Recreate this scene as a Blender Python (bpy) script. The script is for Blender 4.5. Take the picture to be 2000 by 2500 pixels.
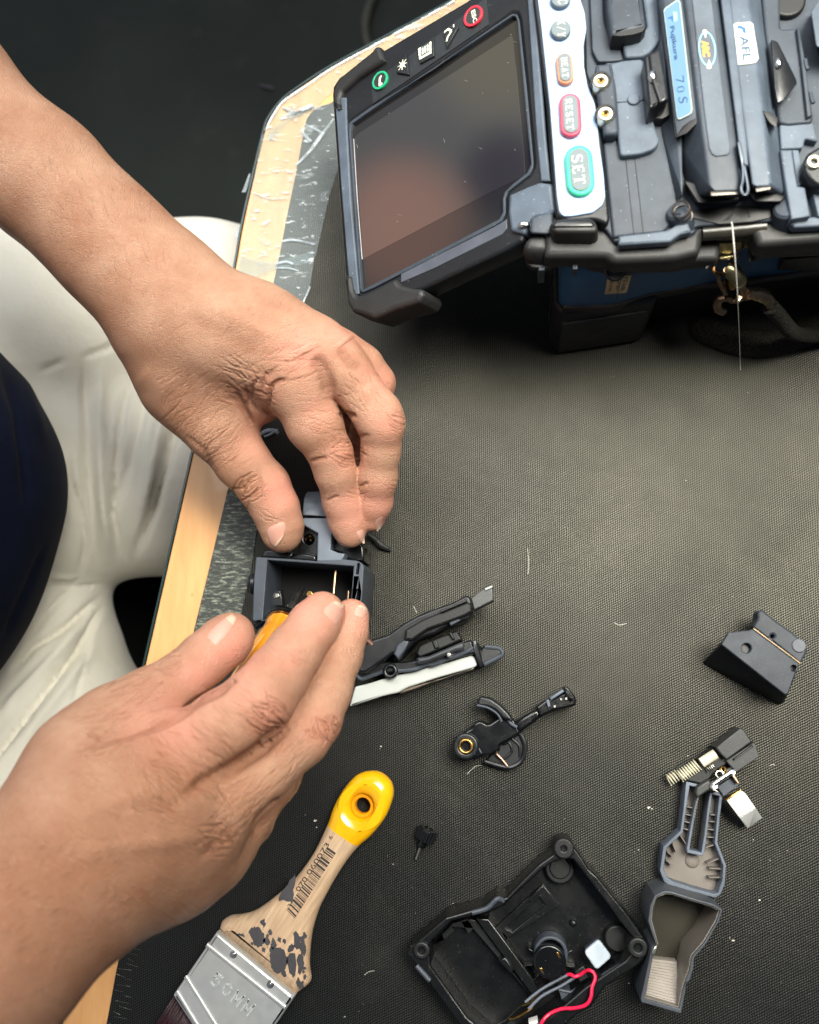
import bpy, bmesh, math, random
import numpy as np
from mathutils import Vector, Matrix
from mathutils.bvhtree import BVHTree

for o in list(bpy.data.objects): bpy.data.objects.remove(o)
SC = bpy.context.scene
COL = SC.collection
rnd = random.Random(7)

# ---------------------------------------------------------------- camera
# lengths below are millimetres; everything is written out in metres (MM)
MM = 0.001
PW, PH, FOC = 2000, 2500, 2165.0
HC = 432.0
_d = np.array([1250 - PW / 2, -(1650 - PH / 2), -FOC]); _d /= np.linalg.norm(_d)
_ez = -_d
_ey = np.array([0, 1, 0.]) - _ez * _ez[1]; _ey /= np.linalg.norm(_ey)
_ex = np.cross(_ey, _ez)
RW = np.array([_ex, _ey, _ez])                 # camera -> world
_r0 = RW @ np.array([0, 0, -FOC])
CAM = -_r0 * (HC / -_r0[2]); CAM[2] = HC
cam_d = bpy.data.cameras.new('camera'); cam = bpy.data.objects.new('camera', cam_d); COL.objects.link(cam)
cam_d.sensor_fit = 'VERTICAL'; cam_d.sensor_height = 24; cam_d.lens = 24 * FOC / PH
cam_d.clip_start = 0.01; cam_d.clip_end = 20
M = Matrix([[RW[i][j] for j in range(3)] + [CAM[i] * MM] for i in range(3)] + [[0, 0, 0, 1]])
cam.matrix_world = M
SC.camera = cam
cam_d.dof.use_dof = True; cam_d.dof.focus_distance = 0.40; cam_d.dof.aperture_fstop = 5.6

# ---------------------------------------------------------------- world
W = bpy.data.worlds.new('World'); SC.world = W; W.use_nodes = True
nt = W.node_tree; nt.nodes.clear()
wo = nt.nodes.new('ShaderNodeOutputWorld'); bg = nt.nodes.new('ShaderNodeBackground')
tc = nt.nodes.new('ShaderNodeTexCoord')
def blob(direction, soft, col_in, col_hex, prev, power=1.0):
    """mixes a soft round patch of added light into the world around one direction"""
    dv = Vector(direction).normalized()
    dot = nt.nodes.new('ShaderNodeVectorMath'); dot.operation = 'DOT_PRODUCT'
    dot.inputs[1].default_value = dv
    nt.links.new(tc.outputs['Generated'], dot.inputs[0])
    mr = nt.nodes.new('ShaderNodeMapRange'); mr.interpolation_type = 'SMOOTHSTEP'
    mr.inputs[1].default_value = soft[0]; mr.inputs[2].default_value = soft[1]
    nt.links.new(dot.outputs['Value'], mr.inputs[0])
    mx = nt.nodes.new('ShaderNodeMix'); mx.data_type = 'RGBA'
    nt.links.new(mr.outputs[0], mx.inputs[0])
    if prev is None: mx.inputs[6].default_value = col_in
    else: nt.links.new(prev, mx.inputs[6])
    mx.inputs[7].default_value = col_hex
    return mx.outputs[2]
WORLD_BLOBS = [((-0.35, 1.0, 0.8), (0.55, 1.0), (0.78, 0.90, 1.05, 1)),
               ((-0.9, -0.15, 0.55), (0.55, 1.0), (0.50, 0.52, 0.55, 1)),]
WORLD_BASE = (0.048, 0.060, 0.088, 1)
_p = None
for dvec, soft, colr in WORLD_BLOBS:
    _p = blob(dvec, soft, WORLD_BASE, colr, _p)
nt.links.new(_p, bg.inputs[0]); bg.inputs[1].default_value = 1.0
nt.links.new(bg.outputs[0], wo.inputs[0])

# ---------------------------------------------------------------- lamps
def area(name, loc, target, size, sizey, power, color, spread=0):
    l = bpy.data.lights.new(name, 'AREA'); l.shape = 'RECTANGLE'; l.size = size; l.size_y = sizey
    l.energy = power; l.color = color
    o = bpy.data.objects.new(name, l); COL.objects.link(o)
    o.location = loc
    if spread: l.spread = math.radians(spread)
    o.rotation_euler = (Vector(target) - Vector(loc)).to_track_quat('-Z', 'Y').to_euler()
    return o
area('window_light', (-0.24, 0.52, 0.98), (-0.12, 0.0, 0), 0.60, 0.50, 11.2, (1.0, 0.98, 0.95))
area('ceiling_light', (0.35, 0.22, 0.86), (0.18, 0.10, 0), 0.44, 0.40, 4.9, (1.0, 0.97, 0.86), 68)

SC.render.engine = 'CYCLES'
SC.view_settings.view_transform = 'Standard'; SC.view_settings.look = 'None'
SC.view_settings.exposure = -0.30; SC.view_settings.gamma = 1.0
SC.view_settings.use_curve_mapping = False
SC.cycles.max_bounces = 6

# ---------------------------------------------------------------- mapping
def ray(px, py): return RW @ np.array([px - PW / 2, -(py - PH / 2), -FOC])
def P(px, py, z=0.0):
    r = ray(px, py); return CAM + r * ((z - HC) / r[2])
def depth(p): return -((RW.T @ (np.asarray(p) - CAM))[2])
def RR(p, rpx): return rpx * depth(p) / FOC
def projv(V):
    c = (V - CAM) @ RW
    return np.stack([PW / 2 + FOC * c[:, 0] / -c[:, 2], PH / 2 - FOC * c[:, 1] / -c[:, 2]], 1)
class Frame:
    def __init__(s, O, u, n):
        s.O = np.asarray(O, float); s.n = np.asarray(n, float) / np.linalg.norm(n)
        u = np.asarray(u, float); u = u - s.n * u.dot(s.n); s.u = u / np.linalg.norm(u); s.v = np.cross(s.n, s.u)
    def px(s, x, y, h=0.0):
        r = ray(x, y); o = s.O + s.n * h
        t = (o - CAM).dot(s.n) / r.dot(s.n); p = CAM + r * t - s.O
        return (p.dot(s.u), p.dot(s.v))
    def w(s, uvh):
        a = np.atleast_2d(np.asarray(uvh, float))
        return s.O + a[:, :1] * s.u + a[:, 1:2] * s.v + a[:, 2:3] * s.n
def crop(x0, y0, s): return lambda pts: [(x0 + x / s, y0 + y / s) for x, y in pts]
cA = crop(800, 0, 2.695); cB = crop(1300, 0, 2.464); cC = crop(1250, 400, 2.3); cD = crop(350, 1850, 2.464)
cE = crop(950, 1980, 2.464); cF = crop(1500, 1750, 2.875); cG = crop(1650, 1450, 4.311); cH = crop(850, 1400, 2.875)
cI = crop(550, 1150, 3.8333); cJ = crop(1600, 1750, 5.75); cK = crop(1280, 250, 3.92); cL = crop(1600, 0, 4.3125)
cM = crop(300, 750, 2.3); cN = crop(0, 1400, 1.8158); cO = crop(560, 100, 3.08); cQ = crop(0, 650, 1.96)
TF = Frame((0, 0, 0), (1, 0, 0), (0, 0, 1))

# ---------------------------------------------------------------- shapes: (verts Nx3 mm, faces)
def merge(shapes):
    V = []; Fc = []; n = 0
    for v, f in shapes:
        V.append(np.asarray(v, float)); Fc += [tuple(i + n for i in q) for q in f]; n += len(v)
    return np.concatenate(V), Fc
def fillet(pts, r, seg=5):
    if r <= 0: return [tuple(p) for p in pts]
    out = []; n = len(pts)
    for i in range(n):
        a, b, c = np.array(pts[i - 1], float), np.array(pts[i], float), np.array(pts[(i + 1) % n], float)
        d1 = a - b; d2 = c - b; l1, l2 = np.linalg.norm(d1), np.linalg.norm(d2)
        if l1 < 1e-6 or l2 < 1e-6: continue
        k = min(r, l1 * .45, l2 * .45)
        p, q = b + d1 / l1 * k, b + d2 / l2 * k
        for j in range(seg + 1):
            t = j / seg; out.append(tuple((1 - t) ** 2 * p + 2 * t * (1 - t) * b + t * t * q))
    return out
def catmull(pts, closed=False, n=6):
    P_ = [np.array(p, float) for p in pts]; N = len(P_); out = []
    rng = range(N) if closed else range(N - 1)
    for i in rng:
        if closed: a, b, c, d = P_[i - 1], P_[i], P_[(i + 1) % N], P_[(i + 2) % N]
        else: a, b, c, d = P_[max(i - 1, 0)], P_[i], P_[i + 1], P_[min(i + 2, N - 1)]
        for j in range(n):
            t = j / n
            out.append(tuple(.5 * ((2 * b) + (c - a) * t + (2 * a - 5 * b + 4 * c - d) * t * t + (3 * b - a - 3 * c + d) * t ** 3)))
    if not closed: out.append(tuple(P_[-1]))
    return out
def clean(pts):
    out = []
    for p in pts:
        if not out or math.hypot(p[0] - out[-1][0], p[1] - out[-1][1]) > 0.02: out.append(p)
    if len(out) > 2 and math.hypot(out[0][0] - out[-1][0], out[0][1] - out[-1][1]) < 0.02: out.pop()
    return out
def prism_uv(F, outline, h0, h1, holes=(), bev=0.0, rad=0.0):
    """extruded plate in frame F, outline in (u,v) mm; bev bevels the rims"""
    cu = bpy.data.curves.new('c', 'CURVE'); cu.dimensions = '2D'; cu.fill_mode = 'BOTH'
    bev = min(bev, (h1 - h0) * .45)
    for k, pts in enumerate([outline] + list(holes)):
        pts = clean(fillet(pts, rad if k == 0 else 0))
        s = cu.splines.new('POLY'); s.points.add(len(pts) - 1)
        for i, p in enumerate(pts): s.points[i].co = (p[0], p[1], 0, 1)
        s.use_cyclic_u = True
    cu.extrude = (h1 - h0) / 2 - bev; cu.bevel_depth = bev; cu.bevel_resolution = 2; cu.offset = -bev
    o = bpy.data.objects.new('c', cu); COL.objects.link(o)
    dg = bpy.context.evaluated_depsgraph_get(); dg.update()
    me = bpy.data.meshes.new_from_object(o.evaluated_get(dg))
    V = np.zeros(len(me.vertices) * 3); me.vertices.foreach_get('co', V); V = V.reshape(-1, 3)
    fc = [tuple(p.vertices) for p in me.polygons]
    bpy.data.objects.remove(o); bpy.data.curves.remove(cu); bpy.data.meshes.remove(me)
    V[:, 2] += (h0 + h1) / 2
    return F.w(V), fc
def prism(F, pts, h0, h1, holes=(), bev=0.0, rad=0.0):
    """the same, outline given where it is seen at height h1"""
    return prism_uv(F, [F.px(x, y, h1) for x, y in pts], h0, h1, [[F.px(x, y, h1) for x, y in h] for h in holes], bev, rad)
def circ(c, r, n=28, a0=0.0, ry=None, rot=0.0):
    ry = r if ry is None else ry
    out = []
    for i in range(n):
        t = a0 + 2 * math.pi * i / n; x, y = r * math.cos(t), ry * math.sin(t)
        out.append((c[0] + x * math.cos(rot) - y * math.sin(rot), c[1] + x * math.sin(rot) + y * math.cos(rot)))
    return out
def disc(F, cpx, r, h0, h1, bev=0.0, hole=0.0, n=28):
    c = F.px(cpx[0], cpx[1], h1)
    return prism_uv(F, circ(c, r, n), h0, h1, [circ(c, hole, n)] if hole else (), bev)
def tube(pts, r, n=10, caps=True, closed=False):
    """swept round bar through 3-D points; r number or list"""
    pts = [np.array(p, float) for p in pts]; m = len(pts)
    rs = [r] * m if np.isscalar(r) else list(r)
    V = []; prev = None
    for i in range(m):
        if closed: t = pts[(i + 1) % m] - pts[i - 1]
        else: t = pts[min(i + 1, m - 1)] - pts[max(i - 1, 0)]
        t = t / (np.linalg.norm(t) + 1e-9)
        if prev is None:
            a = np.array([0, 0, 1.]) if abs(t[2]) < .9 else np.array([1., 0, 0])
            prev = np.cross(t, a)
        u = prev - t * prev.dot(t); u /= np.linalg.norm(u) + 1e-9; prev = u; v = np.cross(t, u)
        for j in range(n):
            a = 2 * math.pi * j / n
            V.append(pts[i] + (u * math.cos(a) + v * math.sin(a)) * rs[i])
    Fc = []
    for i in range(m if closed else m - 1):
        for j in range(n):
            a, b = i * n, ((i + 1) % m) * n
            Fc.append((a + j, a + (j + 1) % n, b + (j + 1) % n, b + j))
    if caps and not closed:
        Fc.append(tuple(range(n))[::-1]); Fc.append(tuple((m - 1) * n + j for j in range(n)))
    return np.array(V), Fc
def P3(lst): return [P(*p) for p in lst]
def tubepx(lst, r, n=10, sm=6, caps=True):
    """bar through (px,py,z) points"""
    w = [tuple(P(*p)) for p in lst]
    if sm > 1 and len(w) > 2: w = catmull(w, False, sm)
    return tube(w, r, n, caps)
def lathe(A, axis, prof, n=28, up=None):
    """profile [(distance along axis, radius)...] turned about axis from A"""
    axis = np.array(axis, float); axis /= np.linalg.norm(axis)
    a = np.array([0, 0, 1.]) if abs(axis[2]) < .9 else np.array([1., 0, 0])
    u = np.cross(axis, a); u /= np.linalg.norm(u); v = np.cross(axis, u)
    V = []; Fc = []; m = len(prof)
    for d_, r in prof:
        for j in range(n):
            t = 2 * math.pi * j / n; V.append(np.array(A) + axis * d_ + (u * math.cos(t) + v * math.sin(t)) * max(r, 1e-3))
    for i in range(m - 1):
        for j in range(n): Fc.append((i * n + j, i * n + (j + 1) % n, (i + 1) * n + (j + 1) % n, (i + 1) * n + j))
    Fc.append(tuple(range(n))[::-1]); Fc.append(tuple((m - 1) * n + j for j in range(n)))
    return np.array(V), Fc
def extr(F, prof, v0, v1, bev=0.0, sh=0.0):
    """cross-section [(u,h)...] run along F.v from v0 to v1 (sh = sideways shift at v1)"""
    n = len(prof); V = []
    for v, s in ((v0, 0), (v1, sh)):
        for u, h in prof: V.append((u + s, v, h))
    Fc = [tuple(range(n)), tuple(range(2 * n - 1, n - 1, -1))]
    for i in range(n): Fc.append((i, n + i, n + (i + 1) % n, (i + 1) % n))
    V = F.w(V)
    if bev > 0:
        bm = bmesh.new(); vs = [bm.verts.new(p) for p in V]
        for q in Fc: bm.faces.new([vs[i] for i in q])
        bmesh.ops.recalc_face_normals(bm, faces=bm.faces)
        bmesh.ops.bevel(bm, geom=list(bm.edges), offset=bev, segments=3, profile=.5, affect='EDGES', clamp_overlap=True)
        V = np.array([v.co[:] for v in bm.verts]); bm.verts.index_update(); Fc = [tuple(v.index for v in f.verts) for f in bm.faces]
        bm.free()
    return V, Fc
def box(F, u0, u1, v0, v1, h0, h1, bev=0.4):
    return extr(F, [(u0, h0), (u1, h0), (u1, h1), (u0, h1)], v0, v1, bev)
def hull(pts, bev=0.0):
    bm = bmesh.new()
    for p in pts: bm.verts.new(tuple(p))
    r = bmesh.ops.convex_hull(bm, input=bm.verts)
    bmesh.ops.delete(bm, geom=list(set([e for e in r['geom_interior'] + r['geom_unused'] if isinstance(e, bmesh.types.BMVert)])), context='VERTS')
    bmesh.ops.dissolve_limit(bm, angle_limit=.02, verts=bm.verts, edges=bm.edges)
    bmesh.ops.recalc_face_normals(bm, faces=bm.faces)
    if bev: bmesh.ops.bevel(bm, geom=list(bm.edges), offset=bev, segments=3, profile=.5, affect='EDGES', clamp_overlap=True)
    bm.verts.index_update()
    V = np.array([v.co[:] for v in bm.verts]); Fc = [tuple(v.index for v in f.verts) for f in bm.faces]; bm.free()
    return V, Fc
def hullpx(lst, bev=0.0): return hull([P(*p) for p in lst], bev)
def sphere(c, r, sc=(1, 1, 1), n=16):
    V = []; Fc = []
    for i in range(n + 1):
        ph = math.pi * i / n
        for j in range(2 * n):
            t = math.pi * j / n
            V.append((c[0] + r * sc[0] * math.sin(ph) * math.cos(t), c[1] + r * sc[1] * math.sin(ph) * math.sin(t), c[2] + r * sc[2] * math.cos(ph)))
    for i in range(n):
        for j in range(2 * n): Fc.append((i * 2 * n + j, (i + 1) * 2 * n + j, (i + 1) * 2 * n + (j + 1) % (2 * n), i * 2 * n + (j + 1) % (2 * n)))
    return np.array(V), Fc
def helix(A, B, r, wire, turns, n=10, seg=7):
    A = np.array(A, float); B = np.array(B, float); ax = B - A; L = np.linalg.norm(ax); ax /= L
    a = np.array([0, 0, 1.]) if abs(ax[2]) < .9 else np.array([1., 0, 0]); u = np.cross(ax, a); u /= np.linalg.norm(u); v = np.cross(ax, u)
    pts = []
    m = int(turns * n)
    for i in range(m + 1):
        t = 2 * math.pi * i / n; pts.append(A + ax * L * i / m + (u * math.cos(t) + v * math.sin(t)) * r)
    return tube(pts, wire, seg)

# ---------------------------------------------------------------- objects
ORIG = {}
def empty(name, loc, label=None, cat=None, group=None):
    o = bpy.data.objects.new(name, None); COL.objects.link(o); o.empty_display_size = 0.01
    o.location = Vector(loc) * MM; ORIG[o.name] = Vector(loc) * MM
    tag(o, label, cat, group); return o
def each(name, shapes, mat, parent):
    for s_ in shapes: obj(name, [s_], mat, parent)
def tag(o, label=None, cat=None, group=None, kind=None):
    if label: o['label'] = label
    if cat: o['category'] = cat
    if group: o['group'] = group
    if kind: o['kind'] = kind
    return o
def obj(name, shapes, mat, parent=None, label=None, cat=None, kind=None, ang=32, group=None):
    if isinstance(shapes, tuple): shapes = [shapes]
    V, Fc = merge(shapes); V = V * MM
    c = (V.min(0) + V.max(0)) / 2
    me = bpy.data.meshes.new(name); me.from_pydata((V - c).tolist(), [], Fc); me.validate()
    bm = bmesh.new(); bm.from_mesh(me); bmesh.ops.recalc_face_normals(bm, faces=bm.faces); bm.to_mesh(me); bm.free()
    me.shade_smooth()
    if ang < 180: me.set_sharp_from_angle(angle=math.radians(ang))
    me.materials.append(mat)
    o = bpy.data.objects.new(name, me); COL.objects.link(o)
    w = Vector(c); ORIG[o.name] = w
    if parent is not None:
        o.parent = parent; o.location = w - ORIG[parent.name]
    else: o.location = w
    tag(o, label, cat, group, kind); return o

# ---------------------------------------------------------------- materials
def lin(c): return tuple(((x / 255) / 12.92 if x / 255 <= .04045 else ((x / 255 + .055) / 1.055) ** 2.4) for x in c) + (1,)
class MT:
    def __init__(s, name):
        s.m = bpy.data.materials.new(name); s.m.use_nodes = True; s.t = s.m.node_tree; s.t.nodes.clear()
        s.out = s.n('ShaderNodeOutputMaterial'); s.b = s.n('ShaderNodeBsdfPrincipled'); s.l(s.b.outputs[0], s.out.inputs[0])
        s.geo = s.n('ShaderNodeNewGeometry')
    def n(s, t, **k):
        x = s.t.nodes.new(t)
        for a, b in k.items(): setattr(x, a, b)
        return x
    def l(s, a, b): s.t.links.new(a, b)
    def scaled(s, sx, sy=None, sz=None, rot=0.0, src=None):
        mp = s.n('ShaderNodeMapping'); mp.inputs['Scale'].default_value = (sx, sy or sx, sz or sx); mp.inputs['Rotation'].default_value = (0, 0, rot)
        s.l(src or s.geo.outputs['Position'], mp.inputs[0]); return mp.outputs[0]
    def noise(s, scale, detail=4, rough=.55, vec=None, dist=0.0):
        x = s.n('ShaderNodeTexNoise'); x.inputs['Scale'].default_value = scale; x.inputs['Detail'].default_value = detail
        x.inputs['Roughness'].default_value = rough; x.inputs['Distortion'].default_value = dist
        s.l(vec or s.geo.outputs['Position'], x.inputs['Vector']); return x.outputs['Fac']
    def voro(s, scale, feature='DISTANCE_TO_EDGE', vec=None, rnd_=1.0):
        x = s.n('ShaderNodeTexVoronoi'); x.feature = feature; x.inputs['Scale'].default_value = scale
        x.inputs['Randomness'].default_value = rnd_
        s.l(vec or s.geo.outputs['Position'], x.inputs['Vector']); return x.outputs['Distance']
    def ramp(s, fac, a, b, c0=(0, 0, 0, 1), c1=(1, 1, 1, 1), smooth=False):
        x = s.n('ShaderNodeValToRGB'); x.color_ramp.elements[0].position = a; x.color_ramp.elements[1].position = b
        x.color_ramp.elements[0].color = c0; x.color_ramp.elements[1].color = c1
        if smooth: x.color_ramp.interpolation = 'EASE'
        s.l(fac, x.inputs[0]); return x.outputs[0]
    def mix(s, fac, a, b, mode='MIX'):
        x = s.n('ShaderNodeMix'); x.data_type = 'RGBA'; x.blend_type = mode
        for v, i in ((fac, 0), (a, 6), (b, 7)):
            if isinstance(v, (float, int)): x.inputs[i].default_value = v
            elif isinstance(v, tuple): x.inputs[i].default_value = v
            else: s.l(v, x.inputs[i])
        return x.outputs[2]
    def math(s, op, a, b=None, clamp=False):
        x = s.n('ShaderNodeMath'); x.operation = op; x.use_clamp = clamp
        for v, i in ((a, 0), (b, 1)):
            if v is None: continue
            if isinstance(v, (float, int)): x.inputs[i].default_value = v
            else: s.l(v, x.inputs[i])
        return x.outputs[0]
    def bump(s, h, dist=.0002, strength=1.0, prev=None):
        x = s.n('ShaderNodeBump'); x.inputs['Distance'].default_value = dist; x.inputs['Strength'].default_value = strength
        s.l(h, x.inputs['Height'])
        if prev is not None: s.l(prev, x.inputs['Normal'])
        return x.outputs[0]
    def set(s, **k):
        for a, v in k.items():
            nm = {'col': 'Base Color', 'rough': 'Roughness', 'metal': 'Metallic', 'spec': 'Specular IOR Level', 'coat': 'Coat Weight', 'coatr': 'Coat Roughness',
                  'sss': 'Subsurface Weight', 'ssr': 'Subsurface Radius', 'sssc': 'Subsurface Scale', 'normal': 'Normal', 'trans': 'Transmission Weight', 'ior': 'IOR', 'alpha': 'Alpha', 'sheen': 'Sheen Weight'}[a]
            i = s.b.inputs[nm]
            if isinstance(v, (float, int, tuple)): i.default_value = v
            else: s.l(v, i)
        return s
def plastic(name, c, rough=.45, grain=.00004, gscale=2500, spec=.5, wear=0.0, wearc=(150, 150, 150), coat=0.0, var=.25):
    m = MT(name)
    nz = m.noise(60, 5, .6)
    dark = tuple(x * (1 - var) for x in lin(c)[:3]) + (1,); lite = tuple(min(1, x * (1 + var)) for x in lin(c)[:3]) + (1,)
    colr = m.ramp(nz, .3, .7, dark, lite)
    if wear:
        sp = m.math('MULTIPLY', m.ramp(m.noise(700, 4, .65), .66, .72), wear)
        colr = m.mix(sp, colr, lin(wearc))
    m.set(col=colr, spec=spec, coat=coat, coatr=.15)
    m.set(rough=m.math('ADD', m.math('MULTIPLY', m.noise(160, 4), .22), rough - .11))
    if grain: m.set(normal=m.bump(m.noise(gscale, 2), grain * 2, .6))
    return m.m
def metal(name, c, rough=.3, aniso=False):
    m = MT(name); m.set(col=m.ramp(m.noise(90, 4), .3, .75, tuple(x * .8 for x in lin(c)[:3]) + (1,), lin(c)), metal=1.0)
    m.set(rough=m.math('ADD', m.math('MULTIPLY', m.noise(300, 4), .2), rough - .1))
    return m.m
# ================================================================ SETTING
# --- floor far below the table top
m = MT('floor_mat')
nz = m.noise(3.0, 6, .6); n2 = m.noise(22, 4)
m.set(col=m.mix(m.math('MULTIPLY', m.ramp(n2, .6, .8), .3), m.ramp(nz, .3, .75, (.012, .015, .0125, 1), (.030, .035, .029, 1)), (.06, .06, .055, 1)), rough=.75, spec=.25)
FLOOR = m.m
FZ = -640.0
obj('floor', [(np.array([(-2500, -2500, FZ), (2500, -2500, FZ), (2500, 2500, FZ), (-2500, 2500, FZ)]), [(0, 1, 2, 3)])], FLOOR, kind='structure')

# --- black woven mat
m = MT('mat_weave')
k = 2 * math.pi / 0.00120
sp = m.n('ShaderNodeSeparateXYZ')
wob = m.n('ShaderNodeMapping'); wob.inputs['Rotation'].default_value = (0, 0, math.radians(31)); m.l(m.geo.outputs['Position'], wob.inputs[0]); m.l(wob.outputs[0], sp.inputs[0])
sx = m.math('SINE', m.math('ADD', m.math('MULTIPLY', sp.outputs[0], k), m.math('MULTIPLY', m.noise(140, 2), 5.0)))
sy = m.math('SINE', m.math('ADD', m.math('MULTIPLY', sp.outputs[1], k * 0.62), m.math('MULTIPLY', m.noise(120, 2), 5.0)))
wv = m.math('MULTIPLY', sx, sy)                                   # -1..1 basket pattern
thr = m.noise(2600, 3, .7)
h = m.math('ADD', m.math('MULTIPLY', wv, .5), m.math('MULTIPLY', thr, 1.0))
base = m.ramp(m.noise(9, 5, .6), .32, .70, (.003, .005, .009, 1), (.008, .009, .011, 1))
base = m.mix(m.ramp(h, .1, 1.1), m.mix(.5, base, (.003, .0035, .005, 1)), m.mix(.45, base, (.030, .030, .028, 1)))
smudge = m.math('MULTIPLY', m.ramp(m.noise(16, 6, .65), .52, .80), .22)
patch = m.ramp(m.noise(9, 6, .7), .35, .7)
base = m.mix(m.math('MULTIPLY', patch, .35), base, (.004, .004, .005, 1))
base = m.mix(smudge, base, (.08, .077, .065, 1))
dust = m.math('MULTIPLY', m.ramp(m.noise(900, 3, .6), .735, .77), .6)
base = m.mix(dust, base, (.35, .34, .32, 1))
m.set(col=base, spec=m.math('MULTIPLY', m.ramp(h, -.1, 1.15, (.03, .03, .03, 1), (.70, .70, .70, 1)), m.ramp(m.noise(14, 6, .65), .3, .7, (.72, .72, .72, 1), (1.12, 1.12, 1.12, 1)))); m.b.inputs['Specular Tint'].default_value = (1.0, .95, .76, 1)
m.set(rough=m.ramp(m.noise(30, 5, .65), .3, .75, (.36, .36, .36, 1), (.41, .41, .41, 1)))
m.set(normal=m.bump(m.math('ADD', m.math('MULTIPLY', wv, .8), m.math('MULTIPLY', m.noise(1500, 2, .5), .35)), .00013, .6))
MATM = m.m
# --- table board: tan wood rim, scratched lacquer
m = MT('board_wood')
gr = m.noise(14, 5, .6, m.scaled(9, 1.2, 1, math.radians(13)))
c = m.ramp(gr, .3, .75, lin((208, 150, 92)), lin((228, 174, 116)))
scr = m.ramp(m.noise(60, 5, .7, m.scaled(1.2, 14, 1, math.radians(-20))), .70, .74)
c = m.mix(m.math('MULTIPLY', scr, .35), c, (.72, .66, .55, 1))
spt = m.math('MULTIPLY', m.ramp(m.noise(130, 3, .6), .73, .78), .6)
c = m.mix(spt, c, lin((120, 92, 50)))
m.set(col=c, rough=.38, spec=.5, coat=.15, normal=m.bump(m.noise(250, 4), .00008, .5))
WOOD = m.m
m = MT('clear_tape')
wr = m.noise(34, 6, .65, m.scaled(1, 2.2, 1), dist=.5)
streak = m.math('MAXIMUM', m.ramp(m.noise(190, 4, .6, m.scaled(.8, 1.6, 1)), .60, .68), m.math('MULTIPLY', m.ramp(m.noise(45, 6, .7, m.scaled(.7, 2.6, 1), dist=.8), .60, .70), .8))
m.set(col=(.58, .62, .62, 1), rough=.18, spec=.6)
m.set(normal=m.bump(wr, .0014, .8))
tr = m.n('ShaderNodeBsdfTransparent'); tr.inputs[0].default_value = (.92, .96, .97, 1)
ms = m.n('ShaderNodeMixShader'); m.l(m.math('ADD', streak, m.math('MULTIPLY', m.ramp(m.noise(12, 3), .3, .8), .12), True), ms.inputs[0])
af = m.math('ADD', m.math('MULTIPLY', streak, .50), .09, True); m.t.links.remove(ms.inputs[0].links[0]); m.l(af, ms.inputs[0])
m.l(tr.outputs[0], ms.inputs[1]); m.l(m.b.outputs[0], ms.inputs[2]); m.l(ms.outputs[0], m.out.inputs[0])
TAPE = m.m
m = MT('tape_ridge'); m.set(col=(.62, .70, .76, 1), rough=.25, spec=.6, normal=m.bump(m.noise(300, 4), .0004, .7)); 
tr = m.n('ShaderNodeBsdfTransparent'); ms = m.n('ShaderNodeMixShader'); m.l(m.ramp(m.noise(110, 4), .35, .6, (.10, .10, .10, 1), (.70, .70, .70, 1)), ms.inputs[0])
m.l(tr.outputs[0], ms.inputs[1]); m.l(m.b.outputs[0], ms.inputs[2]); m.l(ms.outputs[0], m.out.inputs[0])
RIDGE = m.m
m = MT('scuffed_tape')
st = m.noise(420, 5, .75, m.scaled(.55, 1.9, 1, math.radians(12)))
m.set(col=m.ramp(st, .50, .68, (.022, .026, .020, 1), (.30, .33, .25, 1)), rough=.38, spec=.5, normal=m.bump(m.noise(330, 5, .7, m.scaled(.6, 2, 1)), .0006, .8))
SCUFF = m.m
EDGE = plastic('edge_band', (20, 44, 44), .3)

BLACKV = plastic('shadow_black', (12, 12, 12), .8)
outer = [(1260, -90), (1110, 0), (930, 98), (815, 160), (740, 208), (692, 244), (660, 285), (647, 318), (620, 430), (590, 565), (565, 700), (470, 1115), (355, 1622), (190, 2330), (120, 2640)]
far = [(120, 2640), (2700, 2900), (2700, -900), (1260, -500)]
tb = empty('work_table', P(1400, 1300, -30), 'table with a tan wooden rim and chamfered corner under the black mat', 'table')
OUT = catmull(outer, False, 4)
obj('tabletop', [prism(TF, OUT + [(2900, 2900), (2900, -1400)], -26, -1.0, bev=.8)], WOOD, tb)
# thin dark band on the table's side
band_l = [P(x, y, -2.2) for x, y in OUT]
def ribbon(pts, w, z0, z1, out=1.0):
    V = []; Fc = []; n = len(pts)
    for i, p in enumerate(pts):
        t = np.array(pts[min(i + 1, n - 1)]) - np.array(pts[max(i - 1, 0)]); t = t / np.linalg.norm(t); nn = np.array([t[1], -t[0], 0]) * out
        a = np.array([p[0], p[1], 0]) + nn * 0.12; b = a + nn * w
        V += [(a[0], a[1], z0), (a[0], a[1], z1), (b[0], b[1], z1), (b[0], b[1], z0)]
    for i in range(n - 1):
        for j in range(4): Fc.append((4 * i + j, 4 * i + (j + 1) % 4, 4 * i + 4 + (j + 1) % 4, 4 * i + 4 + j))
    return np.array(V), Fc
obj('edge_band', [ribbon(band_l, 1.1, -27, -1.6, 1)], EDGE, tb)
inner = [(1400, -60), (1180, 30), (1000, 130), (900, 190), (820, 245), (775, 262), (752, 285), (742, 320), (722, 425), (700, 530), (683, 620), (660, 725), (558, 1190), (478, 1520), (400, 1850), (300, 2290), (258, 2510), (225, 2650)]
INN = catmull(inner, False, 3)
obj('mat_sheet', [prism(TF, INN + [(2890, 2890), (2890, -1380)], -0.996, 0, bev=.25)], MATM, label=None, kind='structure')
bpy.data.objects['mat_sheet'].name = 'mat'
ORIG['mat'] = ORIG['mat_sheet']

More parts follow.
